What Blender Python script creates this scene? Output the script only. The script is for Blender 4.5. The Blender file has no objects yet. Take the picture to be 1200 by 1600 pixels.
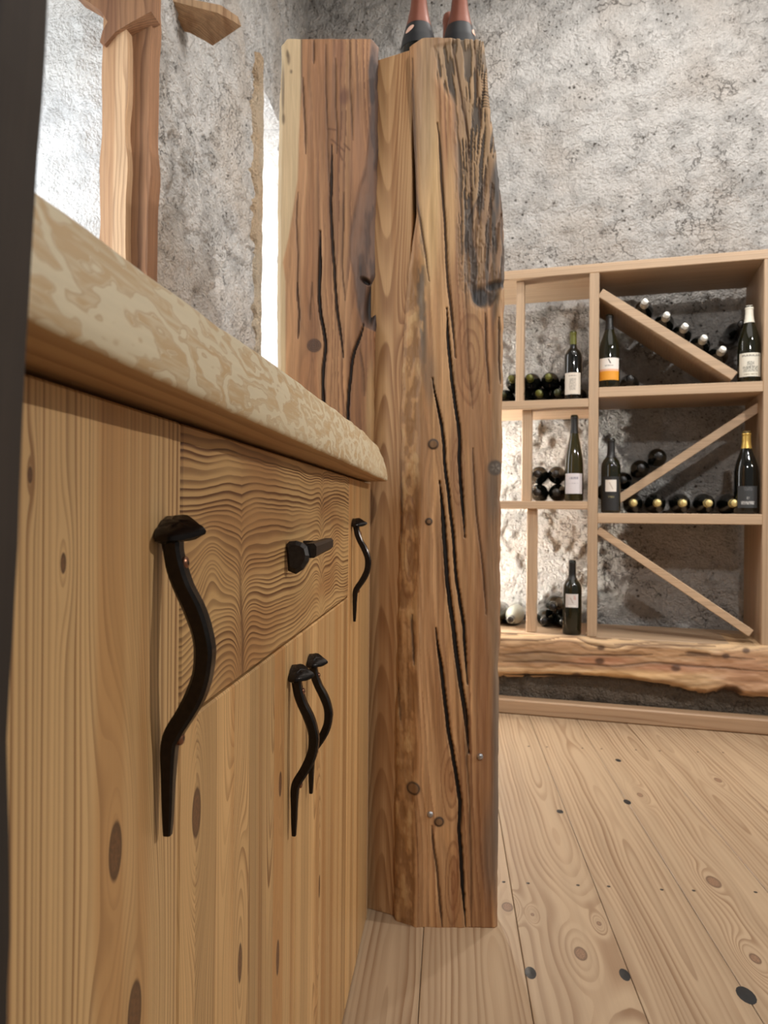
import bpy, bmesh, math, random
import numpy as np
from mathutils import Vector, Matrix

random.seed(3)
SC = bpy.context.scene
COL = SC.collection

# ------------------------------------------------------------------ camera
F = 1155.0                 # focal length in pixels of the 1200x1600 frame
CH = 0.81                  # camera height
ROLL = math.radians(0.45)
cam = bpy.data.cameras.new('camera')
cam_o = bpy.data.objects.new('camera', cam)
COL.objects.link(cam_o)
cam.sensor_fit = 'HORIZONTAL'
cam.sensor_width = 36.0
cam.lens = F / 1200 * 36
cam.clip_start = 0.01
cam_o.matrix_world = Matrix.Translation((0, 0, CH)) @ Matrix.Rotation(math.pi / 2, 4, 'X') @ Matrix.Rotation(ROLL, 4, 'Z')
cam.dof.use_dof = True
cam.dof.focus_distance = 0.72
cam.dof.aperture_fstop = 20
SC.camera = cam_o

# ------------------------------------------------------------------ light
W = bpy.data.worlds.new('world')
SC.world = W
W.use_nodes = True
W.node_tree.nodes['Background'].inputs[0].default_value = (1.0, 0.98, 0.95, 1)
W.node_tree.nodes['Background'].inputs[1].default_value = 0.24

def spot(name, loc, target, power, radius, angle=110, col=(1, 0.97, 0.93)):
    l = bpy.data.lights.new(name, 'SPOT')
    l.energy = power
    l.color = col
    l.shadow_soft_size = radius
    l.spot_size = math.radians(angle)
    l.spot_blend = 0.6
    o = bpy.data.objects.new(name, l)
    COL.objects.link(o)
    o.location = loc
    o.rotation_euler = (Vector(target) - Vector(loc)).to_track_quat('-Z', 'Y').to_euler()
    return o

def area(name, loc, target, power, sx, sy, col=(1, 0.97, 0.93)):
    l = bpy.data.lights.new(name, 'AREA')
    l.shape = 'RECTANGLE'
    l.size = sx
    l.size_y = sy
    l.energy = power
    l.color = col
    o = bpy.data.objects.new(name, l)
    COL.objects.link(o)
    o.location = loc
    o.rotation_euler = (Vector(target) - Vector(loc)).to_track_quat('-Z', 'Y').to_euler()
    return o

spot('ceiling_spot_right', (3.0, 0.75, 2.10), (-0.1, 0.8, 0.7), 150, 0.022)
spot('ceiling_spot_middle', (1.75, 0.9, 2.55), (0.7, 3.4, 2.3), 95, 0.045, 130)
spot('ceiling_spot_rear', (0.55, -0.5, 2.45), (0.8, 2.9, 0.80), 92, 0.05, 80)
area('added_ceiling_fill', (1.0, 1.4, 3.25), (1.0, 1.4, 0), 24, 2.2, 2.2)  # soft fill light added under the ceiling, not an actual fixture
def cab_pt(x, y, z):
    a = math.atan(0.102)
    return (-0.1785 + x * math.cos(a) + y * math.sin(a), -x * math.sin(a) + y * math.cos(a), z)
area('daylight_near_window', cab_pt(-1.09, 1.37, 1.45), cab_pt(-0.72, 1.79, 1.5), 8.5, 0.5, 0.9, (0.93, 0.97, 1.0))
area('daylight_far_window', cab_pt(-0.90, 2.98, 1.68), cab_pt(-0.70, 3.17, 1.68), 9.0, 0.2, 1.4, (1.0, 0.98, 0.95))
spot('added_wall_graze', (0.85, 2.15, 3.2), (0.85, 3.35, 1.5), 62, 0.03, 140)  # extra light added to graze the back wall and bring out its relief

SC.view_settings.view_transform = 'Standard'
SC.view_settings.look = 'None'
SC.view_settings.exposure = 0.0
SC.view_settings.gamma = 1.0
SC.view_settings.use_curve_mapping = False

# ------------------------------------------------------------------ helpers
def lin(c):
    r = []
    for v in c[:3]:
        v = v / 255.0
        r.append(v / 12.92 if v <= 0.04045 else ((v + 0.055) / 1.055) ** 2.4)
    return (r[0], r[1], r[2], 1.0)

cR, sR = math.cos(ROLL), math.sin(ROLL)
def ray(px, py):
    x, y = px - 600.0, py - 800.0
    return Vector(((x * cR + y * sR) / F, 1.0, -(-x * sR + y * cR) / F))
def P(px, py, Y):
    r = ray(px, py)
    return Vector((r.x * Y, Y, CH + r.z * Y))
CAM = Vector((0, 0, CH))
def hit_plane(px, py, O, N):
    r = ray(px, py)
    t = (Vector(O) - CAM).dot(N) / r.dot(N)
    return CAM + r * t
class Frame:
    def __init__(s, O, ang):
        s.O = Vector(O)
        s.ang = ang
        s.M = Matrix.Translation(O) @ Matrix.Rotation(ang, 4, 'Z')
        s.I = s.M.inverted()
    def hit(s, px, py, axis, val):
        c = s.I @ CAM
        r = s.I.to_3x3() @ ray(px, py)
        t = (val - c[axis]) / r[axis]
        return c + r * t
# cabinet frame: x = out of the fronts, y = along the fronts (away from camera)
KC = 0.102
CF = Frame((-0.1785, 0, 0), -math.atan(KC))
# wine rack frame: x = along the rack to the right, y = depth away from the viewer
RA = math.radians(16.5)
rp = P(920, 800, 2.95)
RF = Frame((rp.x, rp.y, 0), -RA)
# floor frame
KF = 0.088
FF = Frame((0, 0, 0), -math.atan(KF))

def empty(name, M=None, label=None, cat=None, group=None, kind=None, parent=None):
    o = bpy.data.objects.new(name, None)
    COL.objects.link(o)
    o.empty_display_size = 0.05
    if parent: o.parent = parent
    if M is not None: o.matrix_world = M
    return tag(o, label, cat, group, kind)
def tag(o, label=None, cat=None, group=None, kind=None):
    if label: o['label'] = label
    if cat: o['category'] = cat
    if group: o['group'] = group
    if kind: o['kind'] = kind
    return o
def link(name, me, parent=None, M=None):
    o = bpy.data.objects.new(name, me)
    COL.objects.link(o)
    if parent: o.parent = parent
    if M is not None:
        if parent: o.matrix_basis = M
        else: o.matrix_world = M
    return o
def mesh_of(name, verts, faces, mats=(), smooth=False, mi=None):
    me = bpy.data.meshes.new(name)
    me.from_pydata([tuple(v) for v in verts], [], faces)
    for m in mats: me.materials.append(m)
    if smooth: me.polygons.foreach_set('use_smooth', [True] * len(me.polygons))
    if mi: me.polygons.foreach_set('material_index', mi)
    me.update()
    return me
def bm_mesh(name, bm, mats=(), smooth=False):
    me = bpy.data.meshes.new(name)
    bmesh.ops.recalc_face_normals(bm, faces=bm.faces)
    bm.to_mesh(me)
    bm.free()
    for m in mats: me.materials.append(m)
    if smooth: me.polygons.foreach_set('use_smooth', [True] * len(me.polygons))
    return me
def box_bm(lo, hi, bev=0.002, bm=None, M=None):
    bm = bm or bmesh.new()
    r = bmesh.ops.create_cube(bm, size=1)
    vs = r['verts']
    c = [(lo[i] + hi[i]) / 2 for i in range(3)]
    d = [abs(hi[i] - lo[i]) for i in range(3)]
    for v in vs:
        v.co = Vector((c[0] + v.co.x * d[0], c[1] + v.co.y * d[1], c[2] + v.co.z * d[2]))
    if M is not None:
        for v in vs: v.co = M @ v.co
    if bev > 0:
        es = list({e for v in vs for e in v.link_edges})
        bmesh.ops.bevel(bm, geom=es, offset=bev, segments=1, affect='EDGES', profile=0.5)
    return bm
def box(name, lo, hi, m, parent=None, bev=0.002, kind=None, label=None, M=None):
    o = link(name, bm_mesh(name, box_bm(lo, hi, bev), [m]), parent, M)
    if kind: o['kind'] = kind
    if label: o['label'] = label
    return o
def bar_bm(p0, p1, th, lo2, hi2, bev=0.002, axis=1):
    """bar in the x-z plane from p0 to p1 (x,z); th = thickness across; y from lo2 to hi2"""
    a = Vector((p0[0], 0, p0[1])); b = Vector((p1[0], 0, p1[1]))
    d = (b - a).normalized()
    n = Vector((-d.z, 0, d.x))
    bm = bmesh.new()
    vs = []
    for y in (lo2, hi2):
        for p, s in ((a, -1), (b, -1), (b, 1), (a, 1)):
            q = p + n * (s * th / 2)
            vs.append(bm.verts.new((q.x, y, q.z)))
    f = [(0, 1, 2, 3), (7, 6, 5, 4), (0, 4, 5, 1), (1, 5, 6, 2), (2, 6, 7, 3), (3, 7, 4, 0)]
    for q in f: bm.faces.new([vs[i] for i in q])
    bmesh.ops.recalc_face_normals(bm, faces=bm.faces)
    bmesh.ops.bevel(bm, geom=list(bm.edges), offset=bev, segments=1, affect='EDGES')
    return bm
def lathe(name, prof, mats, seg=28, smooth=True, arc=None):
    vs, fs = [], []
    n = len(prof)
    a0, a1 = (0, 2 * math.pi) if arc is None else arc
    cnt = seg if arc is None else seg + 1
    for k in range(cnt):
        a = a0 + (a1 - a0) * k / seg
        for (r, z) in prof: vs.append((r * math.cos(a), r * math.sin(a), z))
    for k in range(seg):
        k2 = (k + 1) % cnt
        for i in range(n - 1):
            fs.append((k * n + i, k2 * n + i, k2 * n + i + 1, k * n + i + 1))
    me = mesh_of(name, vs, fs, mats, smooth)
    bm = bmesh.new(); bm.from_mesh(me)
    bmesh.ops.remove_doubles(bm, verts=bm.verts, dist=1e-6)
    bmesh.ops.recalc_face_normals(bm, faces=bm.faces)
    bm.to_mesh(me); bm.free()
    return me

# ------------------------------------------------------------------ numpy noise
def _h(ix, iy, iz, seed):
    n = (ix.astype(np.int64) * 374761393 + iy.astype(np.int64) * 668265263 + iz.astype(np.int64) * 2147483647 + seed * 974711) & 0x7fffffff
    n = ((n ^ (n >> 13)) * 1274126177) & 0x7fffffff
    n = n ^ (n >> 16)
    return (n & 0xffff) / 65535.0
def vn(x, y, z=None, seed=0):
    if z is None: z = np.zeros_like(x)
    x0, y0, z0 = np.floor(x), np.floor(y), np.floor(z)
    fx, fy, fz = x - x0, y - y0, z - z0
    fx, fy, fz = [t * t * (3 - 2 * t) for t in (fx, fy, fz)]
    r = 0
    for dx in (0, 1):
        for dy in (0, 1):
            for dz in (0, 1):
                w = (fx if dx else 1 - fx) * (fy if dy else 1 - fy) * (fz if dz else 1 - fz)
                r = r + w * _h(x0 + dx, y0 + dy, z0 + dz, seed)
    return r
def fbm(x, y, z=None, seed=0, o=4, g=0.5):
    r, a, t = 0, 1, 0
    for i in range(o):
        r = r + a * vn(x * 2 ** i, y * 2 ** i, None if z is None else z * 2 ** i, seed + i * 17)
        t += a
        a *= g
    return r / t
def sst(x, a, b):
    t = np.clip((x - a) / (b - a), 0, 1)
    return t * t * (3 - 2 * t)
def interp(v, pts):
    p = sorted(pts)
    return np.interp(v, [q[0] for q in p], [q[1] for q in p])

# ------------------------------------------------------------------ shader DSL
NT = [None]
class S:
    def __init__(s, sock): s.s = sock
    def __add__(a, b): return m_('ADD', a, b)
    def __radd__(a, b): return m_('ADD', b, a)
    def __sub__(a, b): return m_('SUBTRACT', a, b)
    def __rsub__(a, b): return m_('SUBTRACT', b, a)
    def __mul__(a, b): return m_('MULTIPLY', a, b)
    def __rmul__(a, b): return m_('MULTIPLY', b, a)
    def __truediv__(a, b): return m_('DIVIDE', a, b)
def setin(node, i, v):
    if isinstance(v, S): NT[0].links.new(v.s, node.inputs[i])
    elif v is not None: node.inputs[i].default_value = v
def node(t, **k):
    n = NT[0].nodes.new(t)
    for a, b in k.items(): setattr(n, a, b)
    return n
def m_(op, a, b=None, c=None, clamp=False):
    n = node('ShaderNodeMath', operation=op, use_clamp=clamp)
    setin(n, 0, a); setin(n, 1, b); setin(n, 2, c)
    return S(n.outputs[0])
def ss(x, a, b):
    n = node('ShaderNodeMapRange', interpolation_type='SMOOTHSTEP')
    setin(n, 0, x); setin(n, 1, a); setin(n, 2, b); setin(n, 3, 0.0); setin(n, 4, 1.0)
    return S(n.outputs[0])
def comb(x, y, z):
    n = node('ShaderNodeCombineXYZ')
    setin(n, 0, x); setin(n, 1, y); setin(n, 2, z)
    return S(n.outputs[0])
def noise(v, scale=1.0, detail=2.0, rough=0.5):
    n = node('ShaderNodeTexNoise')
    setin(n, 'Vector', v); setin(n, 'Scale', scale); setin(n, 'Detail', detail); setin(n, 'Roughness', rough)
    return S(n.outputs[0])
def white1(w):
    n = node('ShaderNodeTexWhiteNoise', noise_dimensions='1D')
    setin(n, 'W', w)
    return S(n.outputs[0])
def mix(f, a, b, mode='MIX'):
    n = node('ShaderNodeMix', data_type='RGBA', blend_type=mode)
    setin(n, 0, f)
    for i, v in ((6, a), (7, b)):
        if isinstance(v, S): NT[0].links.new(v.s, n.inputs[i])
        else: n.inputs[i].default_value = v
    return S(n.outputs[2])
def coords(which='Object'):
    n = node('ShaderNodeTexCoord')
    v = S(n.outputs[which])
    x = node('ShaderNodeSeparateXYZ')
    setin(x, 0, v)
    return v, S(x.outputs[0]), S(x.outputs[1]), S(x.outputs[2])
def obj_random():
    return S(node('ShaderNodeObjectInfo').outputs['Random'])
def new_mat(name):
    m = bpy.data.materials.new(name)
    m.use_nodes = True
    NT[0] = m.node_tree
    b = m.node_tree.nodes['Principled BSDF']
    return m, b
def bump(h, strength, dist=0.01):
    n = node('ShaderNodeBump')
    n.inputs['Strength'].default_value = strength
    n.inputs['Distance'].default_value = dist
    NT[0].links.new(h.s, n.inputs['Height'])
    return S(n.outputs[0])
def plain(name, c, rough=0.5, metal=0.0, spec=None, var=0.0, scale=80):
    m, b = new_mat(name)
    if var > 0:
        v, x, y, z = coords()
        n = noise(v, scale, 3)
        cc = mix(n, lin([q * (1 - var) for q in c]), lin([min(255, q * (1 + var)) for q in c]))
        setin(b, 'Base Color', cc)
    else:
        b.inputs['Base Color'].default_value = lin(c)
    b.inputs['Roughness'].default_value = rough
    b.inputs['Metallic'].default_value = metal
    return m

def wood(name, perm, light, dark, freq, center=(0, 0.3), tilt=(0, 0), warp=0.01, wl=(6, 1.2), knots=(), strips=None,
         stripvar=0.12, shift=0.3, contrast=0.75, rough=0.5, rand=0.0, hue=None, fine=0.16, knot_dark=(60, 38, 22), bumpk=0.12, late=(0.35, 0.90), kconst=None, kdens=1.0, ringvar=0.13):
    m, bs = new_mat(name)
    v, x, y, z = coords()
    d = {'x': x, 'y': y, 'z': z}
    a, b, l = d[perm[0]], d[perm[1]], d[perm[2]]
    tone = None
    ca = center[0]
    if rand:
        r = obj_random()
        l = l + r * 37.0
        tone = r
        a0 = a + (r - 0.5) * rand
        b0 = b
    else:
        a0, b0 = a, b
    if strips:
        idx = m_('FLOOR', (a - strips[0]) / strips[1])
        rn = white1(idx + 3.7)
        rn2 = white1(idx * 1.7 + 11.3)
        tone = rn
        # position inside strip
        a0 = (a - strips[0]) - idx * strips[1] + (rn2 - 0.5) * shift
        l = l + rn * 13.0
    A = a0 - ca + l * tilt[0] if tilt[0] else a0 - ca
    nb = noise(comb(a * 1.5, b * 1.5, l * 0.8), 2.0, 1.0)
    B = b0 - center[1] + (nb - 0.5) * (tilt[1] or 0.0001)
    rad = m_('SQRT', A * A + B * B)
    nz = noise(comb(a * wl[0], b * wl[0], l * wl[1]), 1.0, 3.0, 0.55)
    rr = rad + (nz - 0.5) * warp
    core = None
    rim = None
    la = d[perm[2]]
    for k in knots:
        ka, kl, kr, amp, spread, el = k
        da = (a - ka); dl = (la - kl)
        D2 = da * da + dl * dl * (el * el)
        q = D2 / (spread * spread)
        wgt = m_('MINIMUM', m_('POWER', 2.718, q * -1.0) * 1.25, 1.0)
        kc = kconst if kconst is not None else math.sqrt((ka - center[0]) ** 2 + center[1] ** 2)
        loc = m_('SQRT', D2) * kdens + (kc + amp) + (nz - 0.5) * warp * 0.6
        rr = rr * (1.0 - wgt) + loc * wgt
        e2 = min(1.0, el * 1.6)
        dist = m_('SQRT', da * da + dl * dl * (e2 * e2)) + (nz - 0.5) * kr * 1.0
        c = 1.0 - ss(dist, kr * 0.85, kr * 1.05)
        r_ = c * ss(dist, kr * 0.55, kr * 0.9)
        core = c if core is None else m_('MAXIMUM', core, c)
        rim = r_ if rim is None else m_('MAXIMUM', rim, r_)
    rf = rr * freq
    rf = rf + (noise(comb(rf * 0.16, l * 0.12, b * 2.0), 1.0, 2.0) - 0.5) * 3.6
    ridx = m_('FLOOR', rf)
    rv = white1(ridx)
    t = m_('FRACT', rf)
    prof = ss(t, late[0], late[1]) * (1.0 - ss(t, 0.94, 1.0)) * (rv * 0.75 + 0.35)
    st = noise(comb(a * 14, b * 14, l * 1.5), 1.0, 2.0)
    prof = m_('MULTIPLY', prof * ss(st, 0.15, 0.7), contrast, clamp=True)
    col = mix(prof, lin(light), lin(dark))
    if hue:
        hn = noise(comb(a * 22, b * 9, l * 0.55), 1.0, 2.0)
        col = mix(ss(hn, 0.46, 0.62) * 0.85, col, mix(prof, lin(hue), lin(dark)))
    fn = noise(comb(a * 420, b * 420, l * 9.0), 1.0, 2.0)
    fn2 = noise(comb(a * 60, b * 60, l * 2.0), 1.0, 2.0)
    g = (fn - 0.5) * (fine * 2) + (fn2 - 0.5) * fine * 2 + 1.0
    g = g + (white1(ridx + 51.3) - 0.5) * ringvar
    if tone is not None: g = g + (tone - 0.5) * stripvar * 2
    col = mix(1.0, col, comb(g, g, g), 'MULTIPLY')
    if core is not None:
        kn = noise(v, 420, 3)
        kcol = mix(ss(kn, 0.3, 0.7), lin([q * 1.15 for q in knot_dark]), lin([q * 1.65 for q in knot_dark]))
        col = mix(core * 0.92, col, mix(rim * 0.85, kcol, lin(knot_dark)))
    setin(bs, 'Base Color', col)
    bs.inputs['Roughness'].default_value = rough
    setin(bs, 'Normal', bump(fn + prof * 0.6, bumpk, 0.001))
    return m

# ------------------------------------------------------------------ materials
def paint_mat(name, rough=0.62, perm='xyz', fine=0.22):
    m, bs = new_mat(name)
    at = node('ShaderNodeAttribute', attribute_name='paint')
    v, x, y, z = coords()
    d = {'x': x, 'y': y, 'z': z}
    a, b, l = [d[k] for k in perm]
    fn = noise(comb(a * 330, b * 330, l * 10), 1.0, 3.0)
    g = (fn - 0.5) * fine * 2 + 1.0
    setin(bs, 'Base Color', mix(1.0, S(at.outputs['Color']), comb(g, g, g), 'MULTIPLY'))
    bs.inputs['Roughness'].default_value = rough
    setin(bs, 'Normal', bump(fn, 0.25, 0.0015))
    return m

def plaster(name, base, dark, warm, pit=1.0, seed=0.0, bumps=0.9, sc=1.0):
    m, bs = new_mat(name)
    v, x, y, z = coords()
    p = comb(x + seed, y, z)
    big = noise(p, 2.3 * sc, 3.0)
    med = noise(p, 11 * sc, 4.0, 0.6)
    fine = noise(p, 62 * sc, 4.0, 0.62)
    vo = node('ShaderNodeTexVoronoi', feature='F1')
    setin(vo, 'Vector', p); setin(vo, 'Scale', 30 * sc)
    vd = S(vo.outputs['Distance'])
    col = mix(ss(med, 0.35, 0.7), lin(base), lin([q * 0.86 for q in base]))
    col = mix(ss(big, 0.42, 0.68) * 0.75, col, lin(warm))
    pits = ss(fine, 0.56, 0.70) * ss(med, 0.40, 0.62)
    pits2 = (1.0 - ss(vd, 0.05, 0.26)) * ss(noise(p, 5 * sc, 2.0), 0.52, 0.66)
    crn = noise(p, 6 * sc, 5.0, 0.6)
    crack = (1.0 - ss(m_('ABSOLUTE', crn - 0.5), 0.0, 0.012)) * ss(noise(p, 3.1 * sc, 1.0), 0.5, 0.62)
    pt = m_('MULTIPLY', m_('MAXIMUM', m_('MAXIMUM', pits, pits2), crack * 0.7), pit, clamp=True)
    col = mix(pt, col, lin(dark))  # pits and cracks darkened, with relief shade put into the colour too
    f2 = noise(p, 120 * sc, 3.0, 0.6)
    g = (f2 - 0.5) * 0.34 + (fine - 0.5) * 0.30 + 1.0  # sandy mottling that also paints in small relief shadows
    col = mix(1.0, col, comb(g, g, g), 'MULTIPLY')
    setin(bs, 'Base Color', col)
    bs.inputs['Roughness'].default_value = 0.93
    hgt = fine * 1.1 + med * 0.9 + f2 * 0.35 - pt * 0.5
    setin(bs, 'Normal', bump(hgt, bumps, 0.05))
    return m

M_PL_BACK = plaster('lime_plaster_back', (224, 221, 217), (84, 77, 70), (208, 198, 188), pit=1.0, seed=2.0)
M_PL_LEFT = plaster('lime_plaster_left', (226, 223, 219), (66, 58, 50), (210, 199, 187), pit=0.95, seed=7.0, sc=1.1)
M_PL_REV = plaster('lime_plaster_reveal', (226, 226, 226), (150, 148, 145), (216, 214, 210), pit=0.2, seed=3.0, bumps=0.6, sc=1.3)
M_STONE = plaster('rough_stone', (120, 108, 94), (48, 40, 33), (104, 90, 76), pit=0.8, seed=5.0)
M_PAINT = paint_mat('aged_beam_vertical')
M_PAINT_H = paint_mat('aged_beam_horizontal', perm='yzx')
M_RACK = wood('larch_rack', 'xyz', (184, 157, 128), (156, 122, 92), 120, center=(0.0, 0.12), tilt=(0, 0.1), warp=0.02, rand=0.4, contrast=0.5, stripvar=0.06, rough=0.5)
M_RACK_H = wood('larch_rack_long', 'zyx', (184, 157, 128), (156, 122, 92), 120, center=(0.0, 0.12), tilt=(0, 0.1), warp=0.02, rand=0.4, contrast=0.5, stripvar=0.06, rough=0.5)
M_IRON = plain('forged_iron', (40, 36, 33), 0.27, 0.75, var=0.35, scale=300)
M_COPPER = plain('copper_screw', (128, 88, 66), 0.32, 0.85)
M_STEEL = plain('steel_screw', (175, 175, 178), 0.35, 0.9)
M_DARKHOLE = plain('dark_gap', (26, 20, 15), 0.9)

def glass_mat(name, c, rough=0.06):
    m, b = new_mat(name)
    b.inputs['Base Color'].default_value = lin(c)
    b.inputs['Roughness'].default_value = rough
    b.inputs['IOR'].default_value = 1.5
    b.inputs['Coat Weight'].default_value = 0.15
    b.inputs['Coat Roughness'].default_value = 0.03
    return m
M_G_BLACK = glass_mat('black_green_glass', (13, 14, 11))
M_G_OLIVE = glass_mat('olive_glass', (44, 40, 16))
M_G_GREEN = glass_mat('dark_green_glass', (26, 26, 14))
M_G_CLEAR = glass_mat('pale_clear_glass', (170, 172, 160))

# ------------------------------------------------------------------ floor
floor = empty('floor', FF.M, kind='structure')
def FL(px, py):
    q = FF.I @ hit_plane(px, py, (0, 0, 0), Vector((0, 0, 1)))
    return q.x, q.y
fk = []
for (px, py, r, amp, sp, el) in [
        (907, 1490, 0.013, 0.0, 0.080, 0.34), (1115, 1378, 0.016, 0.0, 0.032, 0.34), (1180, 1498, 0.011, 0.0, 0.030, 0.36),
        (793, 1417, 0.012, 0.0, 0.026, 0.4), (936, 1443, 0.005, 0.0, 0.014, 0.36), (1000, 1242, 0.009, 0.0, 0.028, 0.3),
        (832, 1429, 0.004, 0.0, 0.010, 0.36), (1122, 1219, 0.010, 0.0, 0.028, 0.3)]:
    a, l = FL(px, py)
    fk.append((a, l, r, amp, sp, el))
FE = [-0.225, -0.043, 0.140, 0.322, 0.505]
PW = 0.183
M_FLOOR = wood('pine_floor', 'xzy', (178, 153, 124), (128, 95, 66), 88, center=(0.095, 0.018), tilt=(0, 0.10), warp=0.045, wl=(6, 0.9),
               knots=fk, strips=(0.140 - 20 * PW, PW), stripvar=0.05, shift=0.12, contrast=0.85, rough=0.5, fine=0.06, knot_dark=(92, 70, 54), hue=(167, 142, 114), kconst=0.05, kdens=1.0, late=(0.3, 0.9), ringvar=0.06)
bmf = None
for i in range(-6, 16):
    x0 = 0.140 + i * PW
    y0, y1 = -0.9, 4.3
    bm = box_bm((x0 + 0.0006, y0, -0.03), (x0 + PW - 0.0006, y1, 0), 0.0012)
    o = link('plank', bm_mesh('plank', bm, [M_FLOOR]), floor)
box('subfloor', (-1.2, -0.9, -0.06), (3.1, 4.3, -0.031), M_DARKHOLE, floor, 0)
# dark nails and dark round plugs in the boards
bm = bmesh.new()
def disc(bm, x, y, z, rx, ry, n=10, h=0.0012):
    c = bm.verts.new((x, y, z + h))
    rim = [bm.verts.new((x + rx * math.cos(2 * math.pi * k / n), y + ry * math.sin(2 * math.pi * k / n), z)) for k in range(n)]
    for k in range(n): bm.faces.new((c, rim[k], rim[(k + 1) % n]))
for (px, py) in [(787, 1378), (825, 1380), (903, 1383), (951, 1385), (1034, 1390), (1084, 1391.6), (1180.6, 1394),
                 (826, 1166), (854.6, 1167), (910, 1169), (939.7, 1170), (993.6, 1171.7), (1031, 1173), (1090, 1175), (1130, 1176)]:
    x, y = FL(px, py)
    disc(bm, x, y, 0.0, 0.0042, 0.0042)
tag(link('nail_heads', bm_mesh('nail_heads', bm, [plain('dark_nail', (48, 40, 34), 0.5, 0.3)]), floor), kind='stuff')
M_PLUG = plain('black_knot', (36, 38, 40), 0.4, var=0.2)
for (px, py, rx, ry) in [(829, 1520, 0.010, 0.018), (976, 1523, 0.009, 0.018), (1166, 1555, 0.015, 0.024), (875, 1268, 0.009, 0.014), (980, 1253, 0.010, 0.018), (966, 1188, 0.009, 0.016)]:
    x, y = FL(px, py)
    bm = bmesh.new(); disc(bm, x, y, 0.0, rx, ry, 14, 0.0008)
    link('dark_knot', bm_mesh('dark_knot', bm, [M_PLUG]), floor)

# ------------------------------------------------------------------ plaster walls
def panel_grid(O, U, V, nu, nv):
    O, U, V = Vector(O), Vector(U), Vector(V)
    a = np.linspace(0, 1, nu)[None, :, None]
    b = np.linspace(0, 1, nv)[:, None, None]
    p = np.array(O)[None, None, :] + a * np.array(U)[None, None, :] + b * np.array(V)[None, None, :]
    pts = p.reshape(-1, 3)
    f = [(j * nu + i, j * nu + i + 1, (j + 1) * nu + i + 1, (j + 1) * nu + i) for j in range(nv - 1) for i in range(nu - 1)]
    return pts, f
def rough_disp(p, amp, dirs, seed):
    x, y, z = p[:, 0], p[:, 1], p[:, 2]
    h = (fbm(x * 3, y * 3, z * 3, seed, 3) - 0.5) * 0.9 + (fbm(x * 15, y * 15, z * 15, seed + 5, 3) - 0.5) * 1.1
    hole = vn(x * 17, y * 17, z * 17, seed + 31)
    h = h - 0.9 * sst(hole, 0.80, 0.93)
    rid = np.abs(fbm(x * 7, y * 7, z * 7, seed + 9, 3) - 0.5)
    h = h - 1.0 * (1 - sst(rid, 0.0, 0.04))
    h = h + (fbm(x * 48, y * 48, z * 48, seed + 20, 2) - 0.5) * 0.75
    return p + amp * h[:, None] * np.array(dirs)[None, :]
def wall_obj(name, panels, mats, amp, dirs, seed):
    V, Fc, MI = [], [], []
    off = 0
    for (O, U, Vv, mi, step) in panels:
        nu = max(2, int(Vector(U).length / step) + 1); nv = max(2, int(Vector(Vv).length / step) + 1)
        p, f = panel_grid(O, U, Vv, nu, nv)
        p = rough_disp(p, amp, dirs, seed)
        V.append(p); Fc += [tuple(i + off for i in q) for q in f]; MI += [mi] * len(f)
        off += len(p)
    me = mesh_of(name, np.concatenate(V), Fc, mats, True, MI)
    return me

# back wall, in the rack frame
VW = 0.42
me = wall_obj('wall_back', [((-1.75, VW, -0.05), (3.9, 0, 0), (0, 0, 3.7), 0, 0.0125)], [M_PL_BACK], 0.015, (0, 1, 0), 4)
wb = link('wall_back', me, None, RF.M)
tag(wb, kind='structure')

# left wall, in the cabinet frame, with two window niches
XW = -0.60
N1, N2 = (0.95, 1.79), (2.80, 3.17)
Z1, Z2 = (0.95, 2.05), (0.95, 2.47)
DEP = 0.52
A0, A1, ZT = -0.9, 4.0, 3.7
st = 0.014
pn = [((XW, A0, -0.05), (0, N1[0] - A0, 0), (0, 0, ZT + 0.05), 0, 0.03),
      ((XW, N1[0], -0.05), (0, N1[1] - N1[0], 0), (0, 0, Z1[0] + 0.05), 0, 0.03),
      ((XW, N1[0], Z1[1]), (0, N1[1] - N1[0], 0), (0, 0, ZT - Z1[1]), 0, st),
      ((XW, N1[1], -0.05), (0, N2[0] - N1[1], 0), (0, 0, ZT + 0.05), 0, 0.011),
      ((XW, N2[0], -0.05), (0, N2[1] - N2[0], 0), (0, 0, Z2[0] + 0.05), 0, 0.02),
      ((XW, N2[0], Z2[1]), (0, N2[1] - N2[0], 0), (0, 0, ZT - Z2[1]), 0, st),
      ((XW, N2[1], -0.05), (0, A1 - N2[1], 0), (0, 0, ZT + 0.05), 0, st)]
for (n, zz, dp) in ((N1, Z1, DEP), (N2, Z2, 0.34)):
    h = zz[1] - zz[0]
    pn += [((XW, n[1], zz[0]), (-dp, 0, 0), (0, 0, h), 1, 0.012),
           ((XW, n[0], zz[0]), (-dp, 0, 0), (0, 0, h), 1, 0.03),
           ((XW, n[0], zz[1]), (0, n[1] - n[0], 0), (-dp, 0, 0), 1, 0.02),
           ((XW, n[0], zz[0]), (0, n[1] - n[0], 0), (-dp, 0, 0), 1, 0.03)]
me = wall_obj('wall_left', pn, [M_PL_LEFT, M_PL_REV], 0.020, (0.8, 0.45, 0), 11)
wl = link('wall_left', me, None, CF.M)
tag(wl, kind='structure')
# ceiling
box('ceiling', (-1.6, -1.0, 3.4), (3.6, 4.6, 3.5), plain('ceiling_plaster', (190, 184, 174), 0.9), None, 0, 'structure')

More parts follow.
